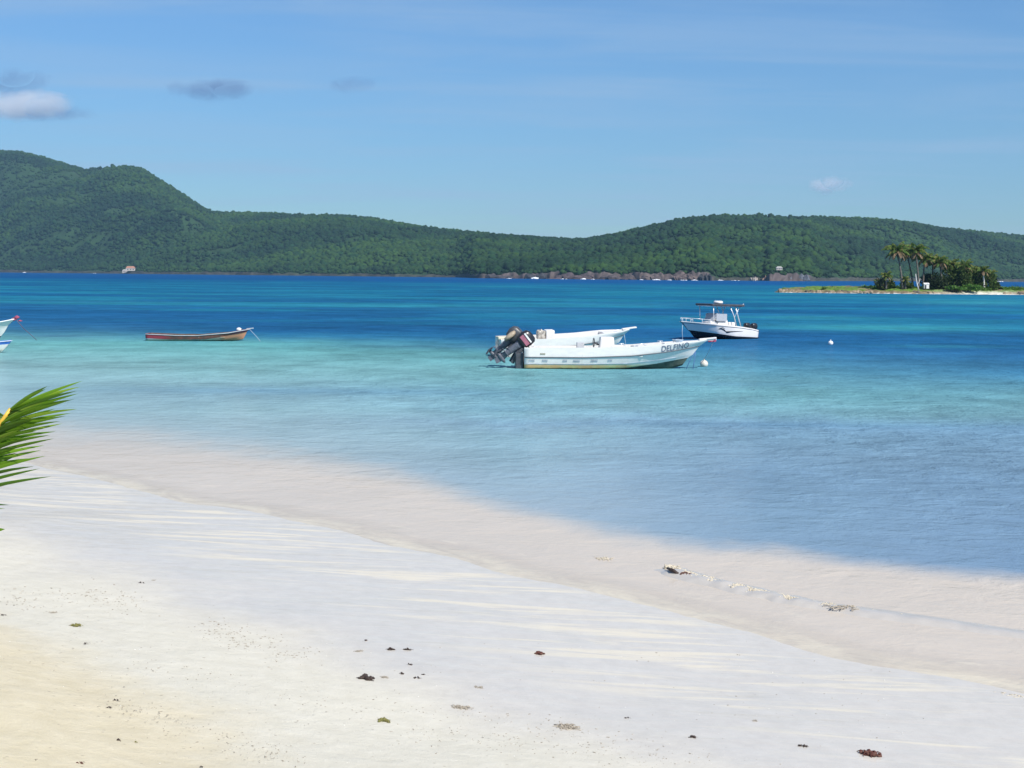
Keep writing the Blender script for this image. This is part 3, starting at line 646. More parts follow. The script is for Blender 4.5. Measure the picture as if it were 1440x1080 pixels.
# white hut and the pale leaning trunk beside it
e = empty('white_hut', ((1299.5 - 720) / F * 317, 317, 1.15)); mb = MB(); mb.box((0, 0, .50), (1.1, 1.1, 1.0), bevel=.03); mb.build('wall', M['white'], e)
mb = MB(); mb.face([(-.62, -.62, 1.0), (.62, -.62, 1.0), (.62, 0, 1.3), (-.62, 0, 1.3)]); mb.face([(-.62, .62, 1.0), (.62, .62, 1.0), (.62, 0, 1.3), (-.62, 0, 1.3)]); mb.build('roof', M['bwhite'], e)
mb = MB(); mb.box((-.25, -.56, .42), (.36, .05, .8)); mb.build('door', M['darkgrey'], e); tag(e, 'small white hut among the palms of the island', 'hut')
e = empty('leaning_trunk', at_d(1292, 403, 314.5)); e.location.z = 1.0; mb = MB(); mb.tube([(0, 0, -.2), (-.35, 0, 1.0), (-.62, 0, 2.2), (-.75, 0, 3.4)], [.17, .14, .11, .06], 7); mb.build('trunk', M['paletrunk'], e)
mb = MB(); mb.tube([(-.35, 0, 1.0), (.1, .1, 1.7), (.3, .2, 2.4)], [.09, .06, .03], 6); mb.build('branch', M['paletrunk'], e); tag(e, 'bare white leaning trunk left of the white hut', 'tree trunk')
# shore rocks of the island
k = 0
for px in (1106, 1122, 1139, 1153, 1170, 1188, 1204, 1219, 1290, 1308, 1416, 1432):
    k += 1; X_ = (px - 720) / F * 313; fr_ = ID - 1.0 + np.clip((72 - X_) / 12, 0, 1) * 5
    where = {1106: 'at the very tip of the spit', 1122: 'near the tip of the spit', 1139: 'third from the tip of the spit', 1153: 'in the middle of the bare spit', 1170: 'right of the middle of the bare spit', 1188: 'on the wide part of the spit', 1204: 'left of the brownish bush', 1219: 'just below the brownish bush', 1290: 'on the shore below the leaning trunk', 1308: 'on the shore below the white hut', 1416: 'right of the small white beach', 1432: 'at the right end of the island shore'}[px]
    rock('shore_rock', (X_, float(fr_) + .6, .1), (random.uniform(1.2, 2.2), 1.0, random.uniform(.5, .8)), 'tan brown rock ' + where, 'rocks along the island shore', (0.33, 0.25, 0.17) if k % 3 else (0.13, 0.11, 0.09), 6, 80 + k)

# ------------------------------------------------------------------ boats
def lerp(T, t): return float(np.interp(t, [a for a, _ in T], [b for _, b in T]))
class Hull:
    """rows from keel to gunwale; each row is (length factor, beam curve, height curve)"""
    def __init__(s, Ln, rows, n=44): s.L = Ln; s.rows = rows; s.n = n
    def pt(s, r, t):
        i = min(int(r), len(s.rows) - 2); f = r - i; a, b = s.rows[i], s.rows[i + 1]
        A = (a[0] * t * s.L, lerp(a[1], t), lerp(a[2], t)); B = (b[0] * t * s.L, lerp(b[1], t), lerp(b[2], t))
        return Vector([A[k] * (1 - f) + B[k] * f for k in range(3)])
    def at(s, x, z):
        lo, hi = 0.0, len(s.rows) - 1.0
        def P(r):
            i = min(int(r), len(s.rows) - 2); k = s.rows[i][0] * (1 - r + i) + s.rows[i + 1][0] * (r - i); return s.pt(r, min(.999, x / (k * s.L)))
        for _ in range(24):
            m_ = (lo + hi) / 2
            if P(m_).z < z: lo = m_
            else: hi = m_
        return P(lo)
    def build(s, parent, rowmats, mats, inset=0.07, floor=0.18, inner=1, deck_from=None, deckmat=None, cap=0.03):
        nr = len(s.rows); sub = 3; mb = MB(); bm = mb.bm
        T = [1 - (1 - i / s.n) ** 1.25 for i in range(s.n + 1)]
        for sg in (-1, 1):
            G = []
            for t in T:
                row = []
                for r in range((nr - 1) * sub + 1):
                    p_ = s.pt(r / sub, t); row.append(bm.verts.new((p_.x, sg * p_.y, p_.z)))
                G.append(row)
            for i in range(s.n):
                for r in range((nr - 1) * sub):
                    f = bm.faces.new((G[i][r], G[i + 1][r], G[i + 1][r + 1], G[i][r + 1])); f.material_index = rowmats[r // sub]; f.smooth = True
            # transom half
            ctr = [bm.verts.new((0, 0, v.co.z)) for v in G[0]]
            for r in range((nr - 1) * sub):
                if (G[0][r].co - ctr[r].co).length < 1e-5: f = bm.faces.new((G[0][r], G[0][r + 1], ctr[r + 1]))
                else: f = bm.faces.new((G[0][r], G[0][r + 1], ctr[r + 1], ctr[r]))
                f.material_index = rowmats[r // sub]
            # gunwale cap, inner side and floor
            I = []
            for i, t in enumerate(T):
                p_ = s.pt(nr - 1, t); b = max(p_.y - inset, 0.0); fl = min(floor, p_.z - .05); x = min(p_.x, s.L - inset * 2) + (.05 if i == 0 else 0)
                def ins(z_):
                    lo, hi = 0.0, nr - 1.0
                    for _ in range(18):
                        md_ = (lo + hi) / 2
                        if s.pt(md_, t).z < z_: lo = md_
                        else: hi = md_
                    q = s.pt(lo, t); return (min(q.x, x) - .03 * t, max(q.y - inset, 0.0) * .97)
                zm = (p_.z + fl) * .5; xm, ym = ins(zm); fl2 = max(fl, min(s.pt(0, t).z + .04, zm - .02)); xf, yf = ins(fl2)
                I.append([bm.verts.new((p_.x, sg * p_.y, p_.z + cap)), bm.verts.new((x, sg * b, p_.z + cap)), bm.verts.new((xm, sg * ym, zm)), bm.verts.new((xf, sg * yf * .95, fl2)), bm.verts.new((xf, 0, fl2))])
            for i in range(s.n):
                A, B = I[i], I[i + 1]; tp = (G[i][-1], G[i + 1][-1])
                f = bm.faces.new((tp[0], tp[1], B[0], A[0])); f.material_index = rowmats[-1]
                for r in range(4):
                    f = bm.faces.new((A[r], B[r], B[r + 1], A[r + 1])); f.material_index = rowmats[-1] if r == 0 else inner; f.smooth = r > 1
            A = I[0]; f = bm.faces.new((A[1], A[2], A[3], A[4], bm.verts.new((A[4].co.x, 0, A[1].co.z)))); f.material_index = inner
            f = bm.faces.new((A[0], A[1], bm.verts.new((A[1].co.x, 0, A[1].co.z)), bm.verts.new((0, 0, A[0].co.z)))); f.material_index = rowmats[-1]
        bmesh.ops.remove_doubles(bm, verts=list(bm.verts), dist=0.0008)
        return mb.build('hull', mats, parent)
    def strip(s, r, w, sides=(-1, 1), off=.008, t0=0.0, t1=1.0):
        mb = MB()
        for sg in sides:
            pts = []
            for k in range(31):
                t = t0 + (t1 - t0) * k / 30; p_ = s.pt(r, t); pts.append((p_.x, sg * (p_.y + off), p_.z))
            mb.tube(pts, w, 6)
        return mb
    def deck(s, parent, t0, mat, drop=.02, name='foredeck', t1=.985):
        mb = MB(); pts = []
        for sg in (-1, 1): pass
        rr = []
        for k in range(13):
            t = t0 + (t1 - t0) * k / 12; p_ = s.pt(len(s.rows) - 1, t); y = max(p_.y - .03, .003); z = p_.z - drop
            rr.append([(p_.x, -y, z), (p_.x, -y * .5, z + .03), (p_.x, 0, z + .045), (p_.x, y * .5, z + .03), (p_.x, y, z)])
        mb.loft(rr, closed=False, cap=False)
        a = rr[0]; mb.face(a + [(a[4][0], a[4][1], a[4][2] - .10), (a[0][0], a[0][1], a[0][2] - .10)]); return mb.build(name, mat, parent)
def dress_text(parent, hull, body, x0, size, r0, mat, name='lettering', spread=1.0, side=-1, bold=0.012, xs=1.0):
    cu = bpy.data.curves.new('txt', 'FONT'); cu.body = body; cu.size = 1.0; cu.offset = bold; cu.resolution_u = 3
    tmp = bpy.data.objects.new('txt', cu); COL.objects.link(tmp); dg = bpy.context.evaluated_depsgraph_get(); dg.update()
    me = bpy.data.meshes.new_from_object(tmp.evaluated_get(dg)); bpy.data.objects.remove(tmp); bpy.data.curves.remove(cu)
    nr = len(hull.rows) - 1
    bm = bmesh.new(); bm.from_mesh(me); bmesh.ops.triangulate(bm, faces=list(bm.faces)); bmesh.ops.subdivide_edges(bm, edges=[e for e in bm.edges if e.calc_length() > .25], cuts=1); bmesh.ops.triangulate(bm, faces=[f for f in bm.faces if len(f.verts) > 3])
    for v in bm.verts:
        x = x0 + v.co.x * size * xs; zrel = v.co.y * size
        i_ = min(int(r0), nr - 1); k_ = hull.rows[i_][0] * (1 - r0 + i_) + hull.rows[i_ + 1][0] * (r0 - i_)
        z = hull.pt(r0, min(.999, x / (k_ * hull.L))).z + zrel; pp = hull.at(x, z); v.co = Vector((x, side * (pp.y + .014), z))
    me2 = bpy.data.meshes.new(name); bm.to_mesh(me2); bm.free(); me2.materials.append(mat)
    o = bpy.data.objects.new(name, me2); COL.objects.link(o); o.parent = parent; return o

def panga(L_, beam=0.85, fb=0.72, bow=1.05, name='motorboat', loc=(0, 0, 0), rz=0.0, rot=None, stain=True):
    e = empty(name, loc, rz, rot)
    bm_g = [(0, beam * .88), (.3, beam), (.6, beam * .99), (.75, beam * .86), (.87, beam * .58), (.95, beam * .28), (1, .05)]
    bm_c = [(0, beam * .76), (.3, beam * .82), (.6, beam * .74), (.75, beam * .55), (.87, beam * .30), (.96, beam * .08), (1, .008)]
    bm_s = [(0, beam * .88), (.3, beam * .995), (.6, beam * .98), (.75, beam * .84), (.87, beam * .52), (.96, beam * .19), (1, .015)]
    bm_m = [(0, beam * .82), (.3, beam * .91), (.6, beam * .85), (.75, beam * .63), (.87, beam * .36), (.96, beam * .11), (1, .01)]
    sh = [(0, fb * .98), (.35, fb), (.6, fb * 1.08), (.8, fb * 1.24), (.93, bow * .96), (1, bow * 1.04)]
    st = [(0, fb * .56), (.35, fb * .57), (.6, fb * .66), (.8, fb * .84), (1, bow * .80)]
    md_ = [(0, fb * .25), (.35, fb * .25), (.6, fb * .30), (.8, fb * .46), (1, bow * .50)]
    ch = [(0, -.02), (.4, .0), (.6, .05), (.8, .20), (1, .40)]
    kl = [(0, -.16), (.6, -.17), (.8, -.12), (.93, .0), (1, .12)]
    zero = [(0, .0), (1, .0)]
    hull = Hull(L_, [(.86, zero, kl), (.89, bm_c, ch), (.915, bm_m, md_), (.95, bm_s, st), (1.0, bm_g, sh)])
    return e, hull
# hull paint with weed and rust along the waterline
def hull_paint(name, stain):
    m, t, p = newmat(name); tcn = N(t, 'ShaderNodeTexCoord'); o_ = tcn.outputs['Object']; sp = N(t, 'ShaderNodeSeparateXYZ'); L(t, o_, sp.inputs[0])
    n = noise(t, o_, 1.0, 5, 0.65, stretch=(3, 3, 9)); n2 = noise(t, o_, 1.0, 4, 0.6, stretch=(1.2, 1, 1))
    base = mixc(t, mrange(t, n, .3, .7), (0.74, 0.715, 0.68), (0.84, 0.815, 0.79))
    zz_ = mathn(t, 'ADD', sp.outputs[2], mathn(t, 'MULTIPLY', mathn(t, 'ADD', n, -.5), .12))
    aft = mrange(t, sp.outputs[0], 3.6, 5.4, 1, .15)
    yel = mathn(t, 'MULTIPLY', mathn(t, 'MULTIPLY', mrange(t, zz_, .10, .24, 1, 0, True), aft), stain)
    c = mixc(t, yel, base, mixc(t, mrange(t, n2, .42, .6), (0.55, 0.52, 0.24), (0.56, 0.36, 0.16)))
    nr_ = noise(t, o_, 1.0, 5, .7, stretch=(9, 1, .5)); c = mixc(t, mathn(t, 'MULTIPLY', mrange(t, nr_, .58, .74, 0, .45), mrange(t, sp.outputs[2], .75, .35, 0, 1)), c, (0.50, 0.42, 0.30))
    low = mathn(t, 'MULTIPLY', mrange(t, zz_, .02, .07, 1, 0, True), stain)
    c = mixc(t, low, c, (0.09, 0.10, 0.05)); L(t, c, p.inputs['Base Color']); p.inputs['Roughness'].default_value = .38; return m
M['hull_stained'] = hull_paint('stained_hull', 1.0); M['hull_clean'] = hull_paint('clean_hull', .35)
M['bottom'] = simple('weedy_bottom', (0.06, 0.085, 0.07), .8, var=.4, scale=5)

def outboard(parent, loc, tilt, yaw=0.0, cowl='black', leg='grey', pinkd=True, s_=1.0, flip=1):
    """outboard motor as a part of its boat; local z up, shaft down"""
    Mx = Matrix.Translation(loc) @ Matrix.Rotation(yaw, 4, 'Z') @ Matrix.Rotation(tilt, 4, 'Y') @ Matrix.Scale(s_, 4)
    def put(mb): mb.bm.transform(Mx); return mb
    e = empty('outboard_motor'); e.parent = parent
    mb = MB(); rr = []
    for z, a, b, xo in ((.0, .15, .14, 0), (.06, .22, .18, -.01), (.24, .25, .19, -.02), (.40, .22, .17, -.01), (.47, .13, .11, 0)):
        rr.append([(xo + a * math.copysign(abs(math.cos(k)) ** .6, math.cos(k)), b * math.copysign(abs(math.sin(k)) ** .6, math.sin(k)), z) for k in [2 * math.pi * q / 20 for q in range(20)]])
    mb.loft(rr); put(mb).build('cowling', M[cowl], e)
    if pinkd:
        for zc, w, mt in ((.17, .13, 'pink'), (.29, .05, 'bwhite')):
            for sg in (-1, 1): mb = MB(); mb.box((-.02, sg * .192, zc), (.34, .012, w), (0, .0, 0), .004); put(mb).build('decal', M[mt], e)
    mb = MB(); mb.loft([[(x * a + xo, y * b, z) for x, y in ((1, .4), (.4, 1), (-.6, 1), (-1, .4), (-1, -.4), (-.6, -1), (.4, -1), (1, -.4))] for z, a, b, xo in ((.02, .16, .12, 0), (-.1, .12, .085, 0), (-.30, .10, .06, -.02), (-.52, .09, .045, -.03), (-.70, .11, .03, -.03))])
    mb.box((-.06, 0, -.50), (.34, .22, .02), bevel=.005); mb.box((-.05, 0, -.36), (.18, .14, .018)); put(mb).build('midsection', M[leg], e)
    mb = MB(); mb.loft([[(x, r_ * math.cos(k), -.70 + r_ * math.sin(k)) for k in [2 * math.pi * q / 12 for q in range(12)]] for x, r_ in ((.17, .01), (.13, .04), (.02, .065), (-.12, .06), (-.2, .05))])
    mb.box((-.03, 0, -.83), (.16, .018, .16), (0, .2, 0)); put(mb).build('gearcase', M[leg], e)
    mb = MB(); mb.tube([(-.19, 0, -.70), (-.28, 0, -.70)], [.045, .03], 10)
    for k in range(3): mb.box((-.235, .085 * math.cos(k * 2.094), -.70 + .085 * math.sin(k * 2.094)), (.02, .15, .10), (k * 2.094, .0, .5), .008)
    put(mb).build('propeller', M['darkgrey'], e)
    mb = MB(); mb.box((.16, 0, -.12), (.10, .22, .34), bevel=.02); mb.box((.22, .08, -.02), (.14, .04, .12)); mb.box((.22, -.08, -.02), (.14, .04, .12)); put(mb).build('bracket', M['darkgrey'], e)
    return e

# --- near white boat with the name on the bow
DD = 51.7
pS = on_z(736, 517); pB = on_z(990, 516.5)
e, H = panga(6.66, .82, .74, 1.02, 'motorboat', (pS.x, pS.y, 0), 0.035); boat = e
tag(boat, 'near white open motorboat with DELFINO lettered on its bow and raised outboards at the stern', 'motorboat')
hl = H.build(e, [2, 0, 0, 0], [M['hull_stained'], M['inner'], M['bottom']], .09, .22)
H.strip(3.0, .020, off=.004).build('rub_rail', M['rail'], e)
H.strip(2.0, .012, off=.0, t1=.9).build('spray_rail', M['faint'], e)
H.deck(e, .76, M['white'])
mb = MB(); mb.box((H.L * .995, 0, 1.09), (.62, .20, .05), (0, -.10, 0), .015); mb.box((H.L + .10, 0, 1.065), (.36, .13, .09), (0, -.08, 0), .02); mb.build('bow_platform', M['white'], e)
mb = MB(); mb.tube([(H.L + .22, -.08, 1.02), (H.L + .22, .08, 1.02)], .05, 10); mb.tube([(H.L - .02, -.06, .99), (H.L + .22, -.03, 1.0)], .03, 8); mb.build('bow_roller', M['red'], e)
for x, w in ((1.55, .34), (2.45, .3), (4.05, .3)):
    mb = MB(); yb = H.pt(4, x / H.L).y - .05; mb.box((x, 0, .48), (w, yb * 2, .05), bevel=.01); mb.build('thwart', M['inner'], e)
mb = MB(); mb.box((1.55 + .28, -.3, .5), (.36, .4, .42), bevel=.03); mb.build('storage_box', M['inner'], e)
mb = MB()
for k in range(4): mb.tube([(5.55 + (.16 + .01 * k) * math.cos(q / 16 * 6.283), (.16 + .01 * k) * math.sin(q / 16 * 6.283) * .8, .98 + .02 * k + .01 * math.sin(q * 2.1)) for q in range(17)], .014, 5)
mb.build('rope_coil', M['rope'], e)
for x_ in (.35, 3.6, 5.0):
    for sg_ in (-1, 1):
        q_ = H.pt(4, x_ / H.L); mb = MB(); mb.tube([(x_ - .10, sg_ * (q_.y - .05), q_.z + .07), (x_ + .10, sg_ * (q_.y - .05), q_.z + .07)], .012, 6); mb.tube([(x_, sg_ * (q_.y - .05), q_.z), (x_, sg_ * (q_.y - .05), q_.z + .07)], .014, 6); mb.build('cleat', M['steel'], e)
mb = MB(); mb.box((4.25, -.25, .48), (.42, .3, .28), bevel=.04); mb.build('cooler', simple('blue_cooler', (0.12, 0.25, 0.45), .5), e)
mb = MB(); mb.tube([(.55, -.2, .34), (.55, .1, .36)], .14, 12); mb.build('fuel_can', M['red'], e)
# steering console
mb = MB(); mb.box((2.98, 0, .66), (.66, .62, .94), bevel=.05, taper=(.72, .9)); mb.build('console', M['white'], e)
mb = MB(); mb.box((2.06, .3, .76), (.26, .3, .30), bevel=.02); mb.build('hatch', simple('grey_hatch', (0.50, 0.51, 0.53), .5), e)
mb = MB(); mb.tube([(2.52 + .13 * math.cos(k / 12 * 6.283) * .3, .16 * math.cos(k / 12 * 6.283), .92 + .16 * math.sin(k / 12 * 6.283)) for k in range(13)], .016, 6)
for k in range(3): mb.tube([(2.54, 0, .92), (2.54 + .03 * math.cos(k * 2.1), .155 * math.cos(k * 2.1), .92 + .155 * math.sin(k * 2.1))], .012, 6)
mb.tube([(2.54, 0, .92), (2.70, 0, .84)], .03, 8); mb.build('steering_wheel', M['darkgrey'], e)
mb = MB(); mb.tube([(3.9, -.3, .5), (3.95, -.3, .82), (4.25, -.2, .90), (4.45, -.15, .80)], .018, 6); mb.build('grab_rail', M['steel'], e)
mb = MB(); mb.box((4.0, .1, .72), (.26, .3, .18), bevel=.03); mb.build('seat', M['grey'], e)
dress_text(e, H, 'DELFINO', 4.86, .30, 3.14, M['lettering'], 'name_lettering', xs=.86, bold=.006)
for k_, (x_, w_) in enumerate(((.16, 'IIIII'), (.62, 'IIIII'), (1.35, 'IIII'), (1.72, 'IIIIII'), (2.35, 'IIIIII'), (2.95, 'IIII'))): dress_text(e, H, w_, x_, .13, 2.30, M['faint'], 'faded_lettering', xs=1.28, bold=.01)
dress_text(e, H, 'IIIIIII', 0.55, .10, 3.28, M['weedgreen'], 'small_faded_lettering', xs=1.1, bold=.004)
outboard(e, (-.14, -.30, .86), R(52), R(4), 'black', 'grey', True, 1.18)
outboard(e, (-.48, .22, .98), R(44), R(-8), 'darkgrey', 'grey', False, 1.14)
mb = MB(); mb.box((-.16, 0, .26), (.28, 1.1, .56), bevel=.03); mb.box((-.30, -.3, .40), (.12, .2, .5), (0, .5, 0), .02); mb.box((-.34, .2, .42), (.12, .2, .5), (0, .5, 0), .02); mb.build('transom_shade_bracket', M['darkgrey'], e)  # dark block stands in for the transom in shade, plus engine brackets
mb = MB(); mb.ball((-.52, -.1, 1.12), .15, 2, (1.7, .8, .7), .2, 0, (0, -.7, 0)); mb.build('fuel_bundle', M['tan'], e)
mb = MB(); mb.tube([(-.1, .1, .72), (-.05, .05, .95), (.12, 0, .98), (.2, -.05, .7)], .02, 6); mb.tube([(-.12, -.2, .8), (-.02, -.12, 1.02), (.2, -.1, .7)], .015, 6); mb.build('fuel_hose', M['black'], e)
# its mooring ropes and buoy
bo = on_z(990, 515.5); 
mb = MB(); mb.ball((0, 0, .10), .15, 3, (1, 1, .95), .02); mb.tube([(0, 0, .22), (0, 0, .28)], .025, 8); o = mb.build('mooring_buoy', M['buoy']); o.location = bo
tag(o, 'round tan mooring buoy hanging under the bow of the boat lettered DELFINO', 'buoy', 'mooring buoys')
Wm = Matrix.Translation(boat.location) @ Matrix.Rotation(0.035, 4, 'Z'); tip = Wm @ Vector((H.L + .18, 0, .98))
mb = MB(); mb.tube([tip, tip.lerp(Vector((bo.x, bo.y, .26)), .5) + Vector((.0, 0, -.03)), (bo.x, bo.y, .26)], .011, 5); o = mb.build('mooring_rope', M['rope']); tag(o, 'thin vertical rope from the bow lettered DELFINO down to the tan buoy', 'rope')
mb = MB(); q = Wm @ Vector((H.L * .93, -.05, .62)); mb.tube([q, (q.x - .06, q.y - .1, .25), (q.x - .12, q.y - .1, -.2)], .013, 5); q2 = q + Vector((-.3, 0, -.12)); mb.tube([q, (q.x - .2, q.y, .3), (q.x - .38, q.y - .1, -.1)], .012, 5); o = mb.build('anchor_rope', simple('blue_rope', (0.08, 0.16, 0.36), .8)); tag(o, 'short blue ropes running from the stem of the near white boat into the water', 'rope')

# --- second white boat behind it
pS = on_z(704, 501)
e, H2 = panga(5.55, .85, .74, 1.0, 'motorboat', (pS.x - .1, pS.y, 0), 0.17, rot=Euler((R(3.5), R(-1.0), .17)))
tag(e, 'white open motorboat lying half hidden behind the boat lettered DELFINO', 'motorboat')
H2.build(e, [2, 0, 0, 0], [M['hull_clean'], M['inner'], M['bottom']], .09, .25)
H2.strip(3.0, .020, off=.004).build('rub_rail', M['rail'], e); H2.deck(e, .78, M['white'])
mb = MB(); mb.box((H2.L * .99, 0, 1.07), (.60, .22, .05), (0, -.12, 0), .015); mb.build('bow_platform', M['white'], e)
for x in (1.9, 2.9, 3.9):
    mb = MB(); yb = H2.pt(4, x / H2.L).y - .05; mb.box((x, 0, .5), (.3, yb * 2, .05), bevel=.01); mb.build('thwart', simple('beige_seat', (0.62, 0.55, 0.50), .6), e)
mb = MB(); mb.box((2.12, .0, .72), (.36, .55, .66), bevel=.04); mb.build('console', M['white'], e)
mb = MB(); mb.box((1.76, -.05, .86), (.34, .36, .34), bevel=.05); mb.tube([(1.7, -.2, .9), (1.78, -.05, 1.06), (1.9, .1, .9)], .035, 8); mb.ball((1.68, 0, .98), .11, 2, (1, 1, .8), .2); mb.build('cushion_pile', simple('brown_bundle', (0.30, 0.22, 0.17), .8, var=.7, scale=9, var2=(0.75, 0.7, 0.62)), e)
mb = MB(); mb.box((.12, -.35, .80), (.42, .5, .10), bevel=.03); mb.build('stern_seat', simple('cream_seat', (0.66, 0.60, 0.46), .6), e)
mb = MB(); mb.tube([(4.7, -.2, .88), (4.8, -.2, .98), (5.05, -.15, 1.01), (5.15, -.15, .94)], .018, 6); mb.build('cleat_rail', M['steel'], e)
e2M = Matrix.LocRotScale(e.location, Euler(e.rotation_euler), None); q = e2M @ Vector((H2.L * .95, -.05, .8))
mb = MB(); mb.tube([q, (q.x + .10, q.y + .3, .4), (q.x + .22, q.y + .5, -.2)], .014, 5); tag(mb.build('anchor_rope', M['rope']), 'pale rope dropping from the bow of the half hidden white boat', 'rope')

# --- cabin-less cruiser with hard top
pc = on_z(1053, 476)
RZ = math.pi + R(33)
e = empty('sport_fishing_boat', (pc.x, pc.y + .5, -.03)); e.rotation_euler = (R(0), R(-1.5), RZ); e.scale = (.93, .93, .84)
tag(e, 'white sport fishing boat with a dark canopy, radar dome and black hull bottom', 'boat')
bw = 1.0; Lc = 5.1
zero = [(0, .0), (1, .0)]
Hc = Hull(Lc, [(.80, zero, [(0, -.25), (.6, -.25), (.85, -.12), (1, .05)]),
    (.86, [(0, .86), (.4, .92), (.65, .72), (.85, .34), (1, .01)], [(0, .0), (.4, .06), (.7, .22), (1, .40)]),
    (.89, [(0, .90), (.4, .96), (.65, .80), (.85, .42), (1, .02)], [(0, .12), (.4, .18), (.7, .34), (1, .50)]),
    (.97, [(0, .94), (.4, 1.03), (.65, .98), (.85, .66), (1, .05)], [(0, .50), (.1, .60), (.3, .70), (.6, .80), (1, .93)]),
    (1.0, [(0, .93), (.4, 1.03), (.65, 1.0), (.85, .70), (1, .06)], [(0, .56), (.1, .66), (.3, .78), (.6, .88), (1, 1.02)])])
hc = Hc.build(e, [2, 2, 0, 0], [M['white'], M['inner'], M['navy']], .12, .30)
Hc.strip(3.15, .016, off=.004).build('rub_rail', M['rail'], e); Hc.deck(e, .60, M['white'], .0)
mb = MB(); mb.box((2.25, 0, .82), (1.0, .85, .80), bevel=.08, taper=(.7, .85)); mb.build('console', M['white'], e)
mb = MB(); mb.box((2.95, 0, .98), (.5, .7, .22), bevel=.06); mb.build('console_seat', M['white'], e)
mb = MB(); mb.box((2.86, 0, 1.36), (.03, .90, .56), (0, -.55, 0), .008); mb.box((2.45, .46, 1.34), (.8, .02, .46), (0, 0, 0), .006); mb.box((2.45, -.46, 1.34), (.8, .02, .46), (0, 0, 0), .006); mb.build('windshield', M['screen'], e)
mb = MB(); mb.box((1.55, 0, .80), (.5, .75, .5), bevel=.06); mb.build('leaning_post', M['white'], e)
mb = MB(); mb.box((2.2, 0, 2.13), (2.45, 1.5, .13), bevel=.04); mb.build('canopy', M['canvas'], e)
mb = MB()
for sg in (-.6, .6):
    mb.tube([(1.10, sg * 1.1, .72), (1.32, sg, 1.4), (1.55, sg, 2.04)], .028, 8); mb.tube([(1.45, sg * 1.1, .75), (1.62, sg, 1.4), (1.95, sg, 2.04)], .026, 8); mb.tube([(1.60, sg, 1.35), (1.25, sg, 2.04)], .02, 8)
    mb.tube([(3.15, sg, 1.15), (3.22, sg, 2.04)], .022, 8); mb.tube([(1.05, sg, 2.05), (3.4, sg, 2.05)], .018, 8)
for x in (1.05, 1.9, 2.7, 3.4): mb.tube([(x, -.6, 2.05), (x, .6, 2.05)], .018, 8)
mb.build('canopy_frame', M['steel'], e)
mb = MB(); mb.tube([(2.35, 0, 2.1), (2.35, 0, 2.22)], .12, 12); rr = [[(2.35 + r_ * math.cos(k), r_ * math.sin(k), z) for k in [6.283 * q / 18 for q in range(18)]] for z, r_ in ((2.20, .20), (2.24, .27), (2.34, .27), (2.39, .20))]; mb.loft(rr); mb.build('radar_dome', M['bwhite'], e)
mb = MB(); mb.box((.82, .3, 2.12), (.16, .14, .12), bevel=.04); mb.tube([(.95, .3, 2.08), (.78, .3, 2.12)], .02, 6); mb.tube([(.78, .3, 2.12), (.66, .3, 2.25)], .015, 6); mb.build('stern_light', M['bwhite'], e)
mb = MB()
for sg in (-1, 1):
    pts = []
    for k in range(9):
        t_ = .62 + .37 * k / 8; p_ = Hc.pt(4, t_); pts.append((p_.x, sg * max(p_.y - .06, .02), p_.z + .06 + .20 * min(1, k / 2)))
    mb.tube(pts, .014, 6)
    for k in (2, 4, 6, 8): b_ = pts[k]; mb.tube([b_, (b_[0], b_[1], b_[2] - .27)], .011, 6)
mb.build('bow_rail', M['steel'], e)
for y in (-.30, .30): outboard(e, (-.22, y, .62), R(8), 0, 'black', 'black', False, .85)
# black swoosh on the side that faces the beach
for sg in (-1, 1):
    mb = MB()
    def sp(x, z_, w_): return (x, z_, w_)
    def on(x, z_, off=.012):
        t_ = x / Lc / .94; best = None
        for q in range(21):
            r_ = 2 + q / 20; pp = Hc.pt(r_, min(.99, t_ * (.94 / (.89 + .08 * q / 20)))); 
            if best is None or abs(pp.z - z_) < abs(best.z - z_): best = pp
        return Vector((x, sg * (best.y + off), z_))
    for S in (((1.25, .50, .004), (1.7, .485, .02), (2.15, .46, .035), (2.42, .42, .06), (2.52, .46, .02)), ((2.5, .44, .02), (2.65, .56, .05), (2.85, .62, .025), (3.05, .60, .004)), ((2.62, .66, .004), (2.8, .70, .025), (3.0, .66, .02), (3.1, .56, .004))):
        for A, B in zip(S, S[1:]):
            for j in range(3):
                f0, f1 = j / 3, (j + 1) / 3; a = [A[i] * (1 - f0) + B[i] * f0 for i in range(3)]; b = [A[i] * (1 - f1) + B[i] * f1 for i in range(3)]
                mb.face([on(a[0], a[1] - a[2]), on(b[0], b[1] - b[2]), on(b[0], b[1] + b[2]), on(a[0], a[1] + a[2])])
    mb.build('hull_emblem', M['black'], e)
eM = Matrix.LocRotScale(e.location, e.rotation_euler, e.scale); q = eM @ Vector((Lc * .97, 0, .92))
mb = MB(); mb.tube([q, (q.x - .02, q.y - .05, .4), (q.x + .02, q.y - .1, -.2)], .018, 5); tag(mb.build('anchor_rope', M['rope']), 'pale vertical rope below the bow of the sport fishing boat', 'rope')

